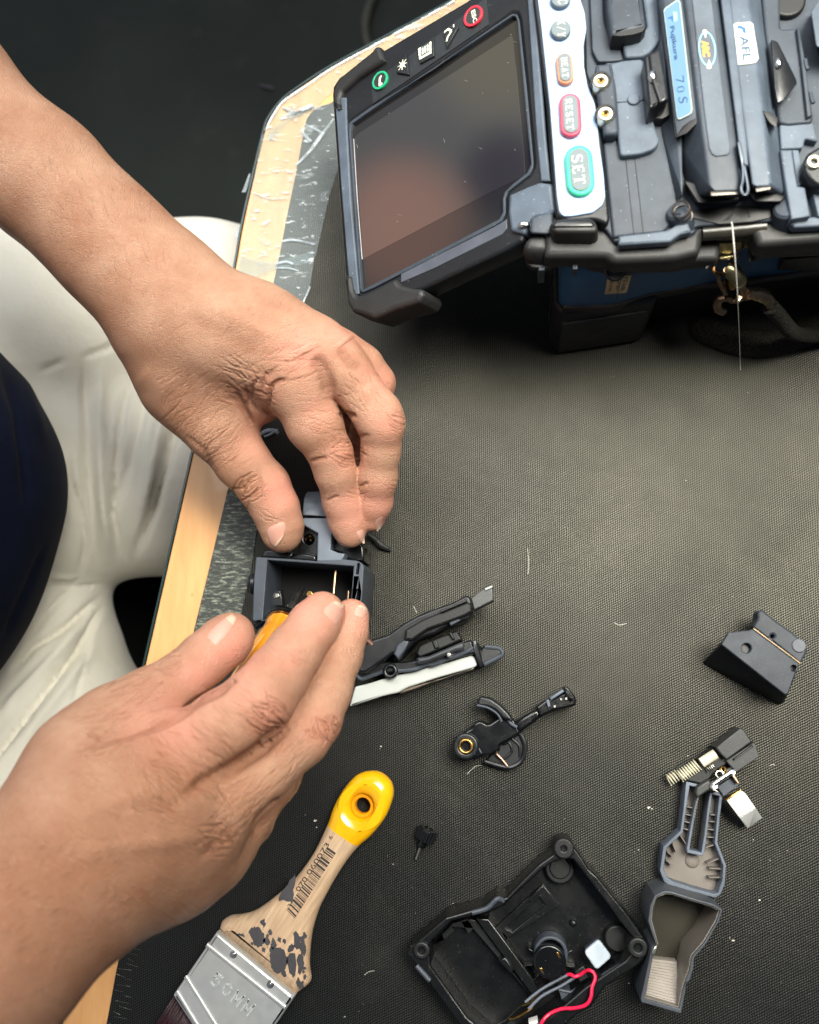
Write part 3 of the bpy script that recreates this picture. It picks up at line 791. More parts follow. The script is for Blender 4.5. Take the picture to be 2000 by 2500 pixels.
cr += field_lines(470, 1870, 40, 90, 60, 50, 2.8, .30, 11) + field_lines(330, 1690, -25, 70, 45, 36, 2.4, .26, 12) + field_lines(350, 1980, 30, 120, 60, 44, 2.6, .20, 13)
cr += field_lines(600, 1960, -45, 80, 50, 36, 2.4, .24, 14) + field_lines(260, 1790, -20, 60, 40, 24, 2.4, .28, 15) + field_lines(690, 1850, -50, 55, 45, 22, 2.4, .24, 16) + field_lines(180, 2050, 40, 140, 60, 30, 2.6, .14, 17)
cr += [([(300, 1960), (400, 1930)], 34, -1.2), ([(200, 2080), (520, 2040)], 22, -.8), ([(180, 2000), (390, 1920)], 22, -.7)]
D = creases(V, N, cr)
V = V + N * D[:, None]; N = vnormals(V, Q)
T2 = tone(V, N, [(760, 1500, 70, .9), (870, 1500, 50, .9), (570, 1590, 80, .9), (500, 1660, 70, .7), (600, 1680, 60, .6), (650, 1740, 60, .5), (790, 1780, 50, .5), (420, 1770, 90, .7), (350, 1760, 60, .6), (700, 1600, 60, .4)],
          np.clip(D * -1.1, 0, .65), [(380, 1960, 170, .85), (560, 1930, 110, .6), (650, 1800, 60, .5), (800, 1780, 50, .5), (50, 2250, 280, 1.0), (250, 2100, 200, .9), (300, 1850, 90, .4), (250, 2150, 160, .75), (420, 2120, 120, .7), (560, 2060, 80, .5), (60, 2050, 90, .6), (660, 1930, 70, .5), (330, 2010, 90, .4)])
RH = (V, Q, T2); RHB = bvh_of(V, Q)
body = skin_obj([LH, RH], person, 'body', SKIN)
nail(LHB, [(646, 1292), (698, 1270), (696, 1304), (668, 1343)], body, tip=.14)
nail(LHB, [(868, 1300), (888, 1290), (892, 1326), (884, 1328)], body, tip=.3)
nail(LHB, [(914, 1272), (936, 1258), (932, 1288), (920, 1300)], body, tip=.3)
nail(RHB, [(500, 1550), (531, 1580), (580, 1512), (564, 1496)], body, tip=.16)
nail(RHB, [(785, 1490), (822, 1530), (848, 1482), (818, 1464)], body, tip=.16)
nail(RHB, [(862, 1500), (890, 1510), (900, 1486), (876, 1474)], body, tip=.2)

# fine dark hairs on wrists and forearms
hr = []; rh = random.Random(77)
for bv, reg, an0, cnt in ((RHB, (20, 2030, 330, 2440), 2.35, 200), (LHB, (60, 380, 430, 760), -2.3, 120)):
    for i in range(cnt):
        x, y = rh.uniform(reg[0], reg[2]), rh.uniform(reg[1], reg[3]); an = an0 + rh.uniform(-.5, .5); L = rh.uniform(18, 38); P_ = []
        for q in range(4):
            d_ = Vector(ray(x + L * q / 3 * math.cos(an + q * .1), y + L * q / 3 * math.sin(an + q * .1))).normalized(); ht = bv.ray_cast(Vector(CAM), d_)
            if ht[0] is None: break
            P_.append(np.array(ht[0] + ht[1] * (.1 + .28 * q)))
        if len(P_) == 4 and abs(P_[3][2] - P_[0][2]) < 9: hr.append(tube(P_, [.028, .026, .022, .012], 4))
obj('arm_hair', hr, plastic('hair_brown', (90, 60, 42), .5), body, ang=180, kind='stuff')

# ---------- cloth
m = MT('cream_cotton')
wv = m.noise(900, 2, .6, m.scaled(1, 3.5, 1))
m.set(col=m.ramp(m.noise(16, 4), .3, .7, lin((216, 211, 196)), lin((228, 224, 212))), rough=.85, spec=.2, sheen=.2, normal=m.bump(m.math('ADD', m.math('MULTIPLY', wv, .5), m.math('MULTIPLY', m.noise(45, 5, .6), 5.0)), .0004, .6)); CREAM = m.m
m = MT('navy_cotton'); m.set(col=m.ramp(m.noise(30, 4), .3, .7, (.001, .002, .008, 1), (.0025, .0045, .015, 1)), rough=.9, spec=.08, sheen=.02, normal=m.bump(m.noise(1200, 3), .0003, .7)); NAVY = m.m
def cloth(name, cones, lo, hi, step, kk, cr, mat, parent):
    Fd = Field(lo, hi, step); G = Fd.grid()
    for a, b in cones:
        (A, ra), (B, rb) = pt(a), pt(b); Fd.add(G, A, B, ra, rb, kk)
    V, Q = Fd.nets(G); V = relax(V, Q, 6, .5); N = vnormals(V, Q); D = creases(V, N, cr, -.2); V = V + N * D[:, None]
    C_ = np.zeros((len(V), 4)); return skin_obj([(V, Q, C_)], parent, name, mat)
folds = [([(295, 1370), (275, 1250), (285, 1100), (300, 990), (320, 930)], 9, 4), ([(272, 1260), (300, 1180), (330, 1080), (350, 990), (370, 900)], 16, 3),
         ([(330, 1360), (375, 1240), (400, 1150), (430, 1040), (450, 980)], 13, 5.5), ([(232, 1380), (225, 1250), (212, 1080), (205, 900), (206, 870)], 14, 3.0),
         ([(265, 1350), (250, 1200), (245, 1050), (248, 900)], 18, -4), ([(350, 1250), (385, 1080), (410, 960)], 22, -5), ([(205, 872), (240, 858), (290, 840)], 10, 2.0), ([(100, 905), (160, 880)], 10, 1.4),
         ([(165, 1150), (200, 1260), (210, 1340), (195, 1400)], 10, 2.5), ([(180, 1100), (190, 1200)], 14, -2),
         ([(250, 1480), (190, 1590), (100, 1700), (0, 1830), (-80, 1930)], 10, 6), ([(245, 1460), (150, 1540), (80, 1580), (30, 1640)], 11, 5), ([(235, 1490), (200, 1640), (175, 1750)], 6, 1.6),
         ([(200, 1520), (100, 1640), (0, 1750)], 20, -4), ([(230, 1580), (140, 1700), (40, 1830)], 20, -3), ([(170, 1440), (110, 1500), (70, 1560)], 9, 3), ([(110, 1430), (180, 1432), (245, 1428)], 5, 2.2), ([(115, 1408), (185, 1412)], 5, -1.8),
         ([(190, 1410), (180, 1440)], 4, 1.2), ([(410, 560), (440, 600), (455, 640)], 14, 3), ([(490, 612), (475, 640)], 8, 4)]
thigh = [((-260, 900, -150, 330), (130, 860, -130, 300)), ((130, 860, -130, 290), (520, 800, -150, 228)), ((-260, 1180, -150, 300), (100, 1180, -130, 270)), ((100, 1180, -130, 265), (450, 1150, -150, 232)),
         ((440, 760, -120, 200), (470, 780, -130, 190)), ((520, 770, -130, 170), (640, 800, -160, 170)), ((450, 1150, -150, 232), (700, 1120, -180, 200)), ((520, 800, -150, 228), (760, 800, -190, 200))]
thigh2 = [((-260, 1500, -150, 300), (60, 1620, -145, 220)), ((-260, 1900, -150, 380), (80, 1950, -140, 330)), ((60, 1620, -145, 200), (170, 1800, -150, 200)), ((80, 1950, -140, 330), (330, 2130, -150, 250)), ((330, 2130, -150, 250), (600, 2260, -180, 220)), ((120, 1400, -140, 110), (140, 1560, -140, 100)), ((-100, 2150, -150, 330), (60, 2260, -150, 240))]
folds = [(p_, w_ * .68, d_ * 1.25) for p_, w_, d_ in folds]
cloth('trousers', thigh + thigh2, (-420, -470, -290), (190, 260, 20), 2.4, 22, folds, CREAM, person)
cloth('shirt', [((-225, 1000, -10, 245), (-158, 1180, 0, 262)), ((-158, 1180, 0, 262), (-225, 1430, -5, 235)), ((-360, 1200, 0, 415), (-350, 1300, 0, 415)), ((-225, 1430, -5, 235), (-290, 1600, -10, 228))],
      (-560, -260, -110), (-110, 160, 110), 2.4, 30, [([(0, 880), (40, 1000), (60, 1130), (70, 1260)], 12, 2.5), ([(0, 820), (60, 930), (110, 1080)], 14, -2.0), ([(110, 1330), (70, 1430), (10, 1560)], 8, 2)], NAVY, person)
# ================================================================ lettering
def text_shape(s, F, h, o, x, y, depth=.15, bold=0.0):
    cu = bpy.data.curves.new('t', 'FONT'); cu.body = s; cu.size = 1; cu.fill_mode = 'BOTH'; cu.offset = bold; cu.resolution_u = 4
    ob = bpy.data.objects.new('t', cu); COL.objects.link(ob)
    dg = bpy.context.evaluated_depsgraph_get(); dg.update()
    me = bpy.data.meshes.new_from_object(ob.evaluated_get(dg))
    bm = bmesh.new(); bm.from_mesh(me)
    bmesh.ops.triangulate(bm, faces=bm.faces)
    r = bmesh.ops.extrude_face_region(bm, geom=list(bm.faces))
    for v in r['geom']:
        if isinstance(v, bmesh.types.BMVert): v.co.z = 1
    V = np.array([v.co[:] for v in bm.verts]); bm.verts.index_update(); Fc = [tuple(v.index for v in f.verts) for f in bm.faces]; bm.free()
    bpy.data.objects.remove(ob); bpy.data.curves.remove(cu); bpy.data.meshes.remove(me)
    lo, hi = V.min(0), V.max(0)
    O, X, Y = [np.array(F.px(p[0], p[1], h)) for p in (o, x, y)]
    a = (V[:, 0:1] - lo[0]) / (hi[0] - lo[0]); b = (V[:, 1:2] - lo[1]) / (hi[1] - lo[1])
    uv = O + a * (X - O) + b * (Y - O)
    return F.w(np.concatenate([uv, h + depth * (V[:, 2:3] - .0)], 1)), Fc
def strokes(lines, F, h, o, x, y, r=.06, depth=.15):
    """letters drawn as flat bars; lines = [(x0,y0,x1,y1,width)] in a unit box"""
    O, X, Y = [np.array(F.px(p[0], p[1], h)) for p in (o, x, y)]
    out = []
    for x0, y0, x1, y1, w in lines:
        a = np.array([x0, y0]); b = np.array([x1, y1]); d = b - a; d = d / (np.linalg.norm(d) + 1e-9); n = np.array([-d[1], d[0]]) * w / 2
        q = [O + p[0] * (X - O) + p[1] * (Y - O) for p in (a - n, b - n, b + n, a + n)]
        V = np.array([[p[0], p[1], h] for p in q] + [[p[0], p[1], h + depth] for p in q])
        out.append((F.w(V), [(0, 1, 2, 3), (7, 6, 5, 4), (0, 4, 5, 1), (1, 5, 6, 2), (2, 6, 7, 3), (3, 7, 4, 0)]))
    return out

BLK = plastic('black_plastic', (20, 22, 25), .32, spec=.5, wear=.25)
BLKG = plastic('glossy_black', (12, 13, 15), .2, spec=.5, wear=.3)
BLKM = plastic('matte_black', (18, 19, 20), .48, spec=.4, wear=.35, wearc=(120, 120, 118))
SLATE = plastic('slate_plastic', (60, 66, 75), .48, spec=.4, wear=.2)
SLATEL = plastic('blue_grey_plastic', (92, 100, 111), .48, spec=.4, wear=.3)
TAUPE = plastic('taupe_plastic', (116, 109, 102), .55, spec=.35, var=.12)
STEEL = metal('steel', (200, 198, 190), .3)
CHROME = metal('bright_steel', (225, 225, 220), .2)
BRASS = metal('brass', (214, 168, 96), .25)
SATIN = plastic('satin_silver', (176, 180, 176), .34, spec=.7, var=.06)
CREAMP = plastic('cream_plastic', (206, 198, 176), .5)

# ================================================================ housing held between the hands
hz = 36
hs = empty('cleaver_housing', P(750, 1420, 20), 'open black rectangular plastic housing held between thumb and fingers of both hands', 'tool part')
slots = [cI([(1237, 866), (1259, 866), (1246, 966), (1221, 963)]), cI([(1213, 994), (1241, 994), (1233, 1092), (1203, 1090)]), cI([(1199, 1117), (1226, 1117), (1216, 1182), (1194, 1182)])]
obj('frame', [prism(TF, cI([(288, 803), (600, 820), (858, 842), (1088, 822), (1235, 838), (1282, 862), (1299, 892), (1284, 1150), (1240, 1500), (1180, 1530), (560, 1395), (270, 1405), (254, 1392), (268, 1000)]), 4, hz,
                    [cI([(396, 832), (1202, 890), (1165, 1350), (1140, 1440), (700, 1380), (560, 1345), (350, 1392)])] + slots, .5, .8)], SLATE, hs)
obj('inner_wall', [hullpx([(653, 1368, hz - .6), (652, 1400, hz - 1), (640, 1511, hz - 1), (672, 1378, 8), (668, 1500, 8), (676, 1500, 8), (676, 1380, 8)], .2)], SLATE, hs)
obj('floor_plate', [prism(TF, cI([(300, 815), (1260, 870), (1220, 1480), (270, 1390)]), 2, 9)], plastic('deep_black', (9, 9, 10), .6, spec=.2), hs)
obj('step', [prism(TF, cI([(400, 1290), (620, 1310), (640, 1390), (345, 1392)]), 9, 24, bev=.6), prism(TF, cI([(430, 1130), (520, 1110), (540, 1260), (420, 1270)]), 9, 15, bev=.6)], BLK, hs)
obj('neck', [prism(TF, cI([(690, 438), (962, 438), (1002, 560), (985, 735), (1060, 765), (1122, 772), (1090, 840), (858, 846), (866, 582), (690, 480)]), 10, hz + .02, bev=.6)], SLATEL, hs)
obj('recess', [prism(TF, cI([(690, 470), (880, 575), (862, 845), (600, 822), (640, 790), (690, 760)]), 4, hz - 6, [cI(circ((782, 640), 50, 20))], .4),
               prism(TF, cI([(600, 822), (682, 762), (845, 790), (852, 842)]), 6, hz - 3, bev=.8)], BLKG, hs)
obj('pin', [disc(TF, cI([(805, 625)])[0], 1.2, 12, 20, .3), disc(TF, cI([(800, 640)])[0], .7, 20, 22, .2)], BRASS, hs)
obj('end_cap', [hullpx([(x, y, z) for (x, y), z in zip(cI([(765, 195), (930, 190), (735, 300), (950, 300), (722, 412), (962, 428), (740, 240), (945, 230)]), (26, 26, 35, 35, 37, 37, 31, 31))] +
                       [(x, y, 6) for x, y in cI([(780, 215), (930, 215), (735, 405), (950, 420)])], 1.2)], SLATEL, hs)
obj('side_arm', [prism(TF, cI([(985, 560), (1180, 620), (1290, 700), (1300, 840), (1100, 822), (1112, 775), (985, 738)]), 6, 28, bev=.8), prism(TF, cI([(370, 735), (480, 740), (640, 770), (600, 822), (330, 805)]), 6, 30, bev=.8)], BLKG, hs)
obj('knob', [lathe(P(*cI([(290, 1060)])[0], 22), (-1, .05, 0), [(0, 5.0), (1.6, 5.0), (2.2, 4.4), (3.2, 4.2), (3.6, 3.0)])], BLK, hs)
obj('rod', [tubepx([(x, y, z) for (x, y), z in zip(cI([(1034, 935), (1016, 1150)]), (28, 30))], .85, 12, 1)], metal('worn_rod', (170, 140, 110), .3), hs)
obj('rod', [tubepx([(x, y, z) for (x, y), z in zip(cI([(1156, 1122), (1148, 1220)]), (26, 26))], .75, 12, 1)], metal('worn_rod_b', (170, 140, 120), .3), hs)
obj('screw', [disc(TF, cI([(788, 1152)])[0], 1.7, 9, 18, .4)], BRASS, hs)
obj('screw', [disc(TF, cI([(482, 1165)])[0], 1.2, 9, 16, .3)], STEEL, hs)
obj('spring', [helix(P(*cI([(560, 1345)])[0], 34), P(*cI([(700, 1262)])[0], 34), 3.2, .5, 6)], metal('pale_spring', (214, 216, 204), .3), hs)
obj('lip', [tubepx([(x, y, z) for (x, y), z in zip(cI([(285, 1455), (330, 1425), (420, 1388), (560, 1368), (640, 1378)]), (30, 31, 32, 33, 33))], 1.5, 10)], BLK, hs)

# screwdriver in the right hand
m = MT('amber_plastic'); m.set(col=lin((246, 160, 30)), trans=.3, ior=1.45, rough=.08, spec=.7, coat=1.0, coatr=.05); AMBER = m.m
sd = empty('screwdriver', P(660, 1560, 60), 'screwdriver with amber translucent handle held by the lower hand', 'screwdriver')
A_ = P(692, 1520, 48); B_ = P(560, 1760, 96); ax_ = B_ - A_; L_ = np.linalg.norm(ax_)
hp = [(0, 5.5), (.8, 6.9), (4, 7.3), (6, 6.9), (9, 6.9), (12, 7.6), (L_ * .5, 8.0), (L_ * .9, 8.0), (L_, 7.0), (L_ + 3, 4.5)]
obj('handle', [lathe(A_, ax_, hp, 12)], AMBER, sd, ang=50)
obj('collar', [lathe(A_ - ax_ / L_ * 3.0, ax_, [(0, 4.6), (.5, 7.2), (2.4, 7.9), (3.6, 7.9), (4.0, 7.2)], 28)], BLKG, sd)
obj('ferrule_ring', [lathe(A_ + ax_ / L_ * 1.2, ax_, [(0, 6.9), (.2, 7.5), (1.2, 7.5), (1.4, 6.9)], 28)], BRASS, sd)
obj('shaft', [tube([A_ - ax_ / L_ * 26, A_ + ax_ / L_ * 3], 1.9, 12)], STEEL, sd)

# ================================================================ part-dismantled cleaver
cv = empty('fibre_cleaver', P(1000, 1540, 5), 'half dismantled black cleaver with a silver side plate beside the lower fingertips', 'tool')
obj('side_plate', [prism(TF, cH([(10, 935), (48, 795), (150, 770), (240, 742), (380, 705), (470, 690), (560, 655), (700, 625), (865, 574), (890, 590), (908, 645), (880, 662), (620, 735), (420, 800), (350, 838), (240, 862)]), 1, 16, bev=.8, rad=.8)], SATIN, cv)
obj('side_trim', [prism(TF, cH([(358, 838), (380, 812), (470, 780), (650, 735), (880, 655), (888, 675), (760, 715), (600, 765), (480, 810), (370, 846)]), 1, 10, bev=.6)], metal('warm_silver', (190, 176, 158), .4), cv)
obj('lower_body', [prism(TF, cH([(40, 640), (60, 715), (95, 742), (240, 705), (350, 690), (470, 682), (552, 650), (610, 645), (690, 615), (835, 575), (905, 560), (880, 515), (870, 465), (820, 478), (640, 545), (520, 600), (400, 620), (200, 620)]), 1, 19, bev=1.0, rad=1.0)], BLK, cv)
obj('rim', [tubepx([(x, y, 19) for x, y in cH([(62, 715), (95, 740), (170, 715), (240, 690)])], .9, 8), tubepx([(x, y, 19) for x, y in cH([(345, 685), (470, 672), (550, 640), (600, 640), (700, 600), (830, 550), (878, 520)])], .9, 8)], SLATE, cv)
c0 = cH([(296, 685)])[0]
obj('screw_eye', [disc(TF, c0, 3.5, 4, 21, .9, 1.6)], BLK, cv)
obj('upper_arm', [prism(TF, cH([(90, 520), (150, 470), (280, 430), (390, 350), (480, 300), (600, 250), (730, 205), (832, 150), (862, 168), (882, 280), (835, 328), (700, 372), (610, 425), (540, 445), (470, 480), (410, 545), (352, 608), (318, 560), (250, 610), (120, 700), (60, 690)]), 8, 26, bev=1.2, rad=1.0)], BLK, cv)
obj('upper_rail', [prism(TF, cH([(400, 395), (520, 325), (640, 275), (830, 198), (868, 215), (868, 270), (820, 300), (700, 345), (560, 395), (450, 470), (395, 470)]), 20, 31, bev=1.1, rad=.6), prism(TF, cH([(640, 262), (828, 180), (834, 196), (650, 276)]), 20, 33, bev=.3)], BLKM, cv)
obj('rail_block', [prism(TF, cH([(345, 500), (392, 468), (430, 475), (400, 540), (352, 605), (320, 565)]), 20, 30, bev=.8), prism(TF, cH([(700, 330), (765, 300), (790, 330), (720, 368)]), 18, 29, bev=.5)], SLATE, cv)
obj('blade_tab', [prism(TF, cH([(862, 172), (960, 98), (1012, 84), (1022, 188), (884, 258)]), 14, 24, bev=.6)], plastic('grey_tab', (58, 60, 60), .4, wear=.4), cv)
obj('tab_tip', [prism(TF, cH([(958, 104), (1012, 84), (1016, 96), (964, 120)]), 22, 25.2, bev=.4)], SATIN, cv)
obj('inner_block', [prism(TF, cH([(500, 505), (590, 465), (700, 425), (762, 402), (800, 465), (700, 510), (580, 560), (500, 590), (480, 560)]), 6, 22, bev=.8, rad=.8), prism(TF, cH([(590, 475), (620, 465), (640, 520), (610, 530)]), 10, 23.5, bev=.5), prism(TF, cH([(705, 418), (725, 410), (750, 460), (735, 466)]), 10, 24, bev=.5)], BLKM, cv)
obj('inner_bar', [prism(TF, cH([(480, 590), (560, 580), (700, 520), (800, 478), (820, 500), (810, 535), (760, 545), (560, 625), (480, 640)]), 8, 24, bev=1.3, rad=1)], plastic('dark_grey_plastic', (48, 50, 54), .4), cv)
obj('nose', [prism(TF, cH([(905, 560), (950, 500), (1060, 518), (1088, 545), (1082, 580), (1050, 605), (955, 652), (930, 664), (905, 620)]), 1, 14, bev=1.6, rad=2), hullpx([(x, y, z) for (x, y), z in zip(cH([(870, 470), (900, 470), (880, 540), (925, 662), (948, 650), (940, 560), (930, 510)]), (20, 20, 20, 18, 18, 16, 16))] + [(x, y, 2) for x, y in cH([(880, 500), (925, 640), (940, 560)])], .8)], BLK, cv)
obj('nose_rim', [tubepx([(x, y, 14) for x, y in cH([(955, 640), (1050, 592), (1080, 572), (1078, 545), (1050, 525), (960, 515)])], 1.0, 8)], SLATE, cv)
obj('axle', [tubepx([(x, y, 25) for x, y in cH([(130, 460), (175, 500)])], 1.4, 10, 1)], metal('copper_pin', (170, 130, 116), .35), cv)
obj('screw', [disc(TF, cH([(708, 572)])[0], 1.1, 18, 25, .4)], STEEL, cv)

# ================================================================ small lever with brass bush
lv = empty('release_lever', P(1220, 1790, 0), 'small black lever with a brass ringed eye lying right of the cleaver', 'tool part')
c0 = cH([(826, 1215)])[0]
obj('lever_body', [prism(TF, cH([(868, 1085), (885, 1050), (930, 1032), (985, 1062), (1060, 1012), (1130, 985), (1175, 1040), (1212, 1120), (1110, 1180), (1060, 1205), (1062, 1240), (1010, 1268), (930, 1285), (870, 1310), (800, 1308), (752, 1230), (770, 1140), (830, 1105)]), 1, 13, bev=1.0, rad=1.2)], BLKG, lv)
obj('eye', [disc(TF, c0, 6.0, 3, 15, 1.0, 3.0, 36)], BLK, lv)
obj('brass_bush', [disc(TF, c0, 3.4, 6, 15.8, .4, 2.25, 36)], BRASS, lv)
obj('horn', [prism(TF, cH([(905, 900), (925, 858), (1000, 872), (1070, 920), (1135, 985), (1170, 1040), (1090, 1025), (1040, 965), (985, 938), (905, 930)]), 5, 17, bev=1.2, rad=1.5)], BLK, lv)
obj('cross_rib', [tubepx([(x, y, 17) for x, y in cH([(905, 925), (985, 945), (1050, 990), (1078, 1040)])], .55, 8), tubepx([(x, y, 14.5) for x, y in cH([(1115, 1005), (1140, 1050), (1185, 1080)])], .8, 8), tubepx([(x, y, 13.3) for x, y in cH([(890, 1180), (935, 1260)])], .4, 8)], SLATE, lv)
obj('fan', [prism(TF, cH([(1060, 1205), (1210, 1125), (1240, 1200), (1228, 1300), (1170, 1358), (1100, 1362), (960, 1320), (1010, 1268), (1062, 1240)]), 1, 4, bev=.5, rad=2),
            tubepx([(x, y, 5) for x, y in cH([(1210, 1125), (1240, 1200), (1228, 1300), (1170, 1352), (1100, 1360), (960, 1320)])], 1.1, 8),
            tubepx([(x, y, 4.6) for x, y in cH([(1150, 1160), (1200, 1210), (1205, 1290)])], .6, 8), tubepx([(x, y, 4.6) for x, y in cH([(1090, 1200), (1130, 1190), (1150, 1250), (1100, 1300)])], .6, 8)], BLK, lv)
obj('wire', [tubepx([(x, y, 7) for x, y in cH([(1055, 1210), (1042, 1262), (1075, 1300), (1118, 1352)])], .5, 8)], metal('copper_wire', (190, 150, 130), .3), lv)
obj('stem', [prism(TF, cH([(1165, 1045), (1260, 985), (1335, 945), (1360, 1005), (1290, 1060), (1205, 1120)]), 4, 13, bev=1.5)], BLKG, lv)
obj('tip_block', [prism(TF, cH([(1318, 938), (1395, 880), (1440, 880), (1505, 840), (1560, 830), (1605, 885), (1600, 925), (1530, 945), (1440, 962), (1352, 1008)]), 2, 15, bev=1.0, rad=.8), prism(TF, cH([(1515, 800), (1540, 792), (1555, 812), (1600, 870), (1570, 900), (1525, 850)]), 3, 18, bev=.8)], BLKG, lv)
obj('tip_cap', [prism(TF, cH([(1388, 892), (1408, 882), (1424, 930), (1404, 944)]), 14, 17, bev=.4), prism(TF, cH([(1415, 872), (1505, 812), (1520, 830), (1425, 892)]), 10, 17, bev=.6)], SLATEL, lv)
obj('contact', [disc(TF, cH([(1532, 880)])[0], .7, 14, 16, .3), disc(TF, cH([(1495, 885)])[0], .5, 14, 16, .2), disc(TF, cH([(1450, 935)])[0], .6, 14, 16, .2)], STEEL, lv)

# ================================================================ two-hole bracket at the right
bk = empty('bracket', P(1850, 1600, 0), 'dark grey bracket with two round holes at the right edge', 'bracket')
GB = plastic('bracket_grey', (48, 52, 59), .5, spec=.3, wear=.2)
obj('top_plate', [prism(TF, cG([(480, 532), (556, 406), (700, 388), (782, 380), (806, 366), (1302, 735), (1245, 880), (1185, 1050), (1150, 1062)]), 23, 26, [cG(circ((745, 572), 51, 26)), cG(circ((1240, 782), 51, 26))], .5, .5)], GB, bk)
obj('block', [hullpx([(x, y, 22.9) for x, y in cG([(488, 532), (560, 412), (800, 374), (1290, 740), (1180, 1040), (1150, 1050)])] + [(x, y, .1) for x, y in cG([(275, 728), (420, 600), (600, 560), (1200, 800), (1255, 870), (1140, 1150), (1090, 1172), (560, 850)])], .5)], BLKM, bk)  # body coloured black so the plate's holes look like dark, shaded pits
obj('flange', [prism(TF, cG([(812, 352), (866, 262), (860, 200), (885, 170), (915, 168), (1060, 285), (1240, 412), (1345, 510), (1392, 570), (1385, 610), (1340, 700), (1312, 738)]), 13, 22, [cG(circ((1022, 445), 20, 16))], 1.0, 1.2)], GB, bk)
obj('flange_foot', [hullpx([(x, y, 13) for x, y in cG([(840, 330), (880, 200), (1060, 300), (1340, 520), (1300, 720)])] + [(x, y, .1) for x, y in cG([(860, 330), (900, 220), (1060, 330), (1300, 530), (1260, 760)])], .3)], BLKM, bk)
obj('boss', [disc(TF, cG([(1300, 545)])[0], 3.1, 20, 22.5, .5)], plastic('boss_grey', (66, 70, 78), .5), bk)
obj('seam', [tubepx([(x, y, 22.6) for x, y in cG([(815, 362), (1306, 728)])], .5, 6, 1)], metal('worn_edge', (120, 104, 84), .5), bk)

# ================================================================ spring carriage with metal tab
sl = empty('spring_carriage', P(1740, 1880, 0), 'black spring loaded carriage with a white metal tab lying across the grey case', 'tool part')
CB = plastic('carriage_black', (46, 47, 47), .5, wear=.2)
obj('long_block', [prism(TF, cJ([(850, 428), (1195, 158), (1262, 205), (1358, 348), (1005, 605), (925, 530)]), 2, 15, bev=.6)], CB, sl)
obj('side_block', [prism(TF, cJ([(985, 615), (1030, 590), (1392, 352), (1475, 560), (1130, 795), (1085, 730)]), 1, 12, bev=.6), prism(TF, cJ([(1100, 590), (1370, 395), (1385, 420), (1110, 615)]), 10, 13.5, bev=.5)], CB, sl)
obj('chassis', [prism(TF, cJ([(600, 612), (860, 436), (930, 540), (1045, 640), (900, 740), (760, 880), (740, 960), (620, 945), (470, 910), (400, 900), (520, 790), (650, 740)]), 1, 10, bev=.8)], BLKM, sl)
obj('tail', [prism(TF, cJ([(590, 985), (760, 880), (795, 1010), (745, 1040), (590, 1145), (565, 1065)]), 10, 15, bev=.8)], CB, sl)
obj('roller', [tubepx([(x, y, 14) for x, y in cJ([(645, 648), (845, 520)])], 2.2, 18, 1)], CREAMP, sl)
obj('spring', [helix(P(*cJ([(185, 895)])[0], 6), P(*cJ([(325, 810)])[0], 6), 2.4, .34, 4)], plastic('spring_wire', (196, 190, 164), .4, spec=.8), sl)
obj('spring', [helix(P(*cJ([(345, 835)])[0], 9), P(*cJ([(600, 672)])[0], 10), 2.6, .34, 8)], plastic('spring_wire_b', (196, 190, 164), .4, spec=.8), sl)
obj('spring', [helix(P(*cJ([(715, 735)])[0], 12), P(*cJ([(810, 680)])[0], 12), 1.4, .3, 4)], metal('spring_wire_c', (196, 196, 186), .35), sl)
obj('guide', [tubepx([(x, y, 4) for x, y in cJ([(290, 740), (375, 672), (450, 690)])], .4, 6, 1), tubepx([(x, y, 4) for x, y in cJ([(400, 930), (600, 780)])], 1.6, 10, 1)], CB, sl)
obj('torsion_coil', [helix(P(*cJ([(895, 815)])[0], 11), P(*cJ([(905, 805)])[0], 15), 1.5, .35, 4)], STEEL, sl)
obj('brass_coil', [helix(P(*cJ([(935, 755)])[0], 12), P(*cJ([(965, 740)])[0], 14), 1.2, .35, 4)], BRASS, sl)
obj('cross_pin', [tubepx([(x, y, 16) for x, y in cJ([(815, 950), (1060, 780)])], 1.15, 14, 1), lathe(P(*cJ([(812, 952)])[0], 16), P(*cJ([(830, 990)])[0], 14) - P(*cJ([(812, 952)])[0], 16), [(0, 1.2), (.4, 2.0), (1.2, 1.6)], 16), lathe(P(*cJ([(1055, 760)])[0], 16), P(*cJ([(1075, 790)])[0], 14) - P(*cJ([(1055, 760)])[0], 16), [(0, 1.0), (.5, 2.0), (1.4, 1.4)], 16)], CHROME, sl)
obj('hinge_bracket', [prism(TF, cJ([(865, 985), (1078, 848), (1182, 958), (958, 1125), (935, 1080)]), 9, 12, bev=.4)], SLATE, sl)
obj('bracket_ear', [prism(TF, cJ([(1075, 765), (1108, 798), (1186, 930), (1165, 948), (1085, 840)]), 10, 16, bev=.3)], metal('ear_steel', (200, 170, 146), .4), sl)
obj('bracket_ear', [prism(TF, cJ([(784, 965), (830, 1000), (870, 1030), (905, 1062), (880, 1070), (800, 1030)]), 10, 16, bev=.3)], STEEL, sl)
m = MT('white_metal'); m.set(col=(.72, .72, .70, 1), rough=.35, metal=.35, spec=.6); WHM = m.m
obj('tab', [hullpx([(x, y, z) for (x, y), z in zip(cJ([(1005, 1178), (1212, 1038), (1262, 1072), (1412, 1282), (1182, 1418)]), (15, 15, 15, 15, 15))] + [(x, y, 13.6) for x, y in cJ([(1010, 1178), (1212, 1042), (1262, 1078), (1408, 1284), (1184, 1414)])], .2)], WHM, sl)
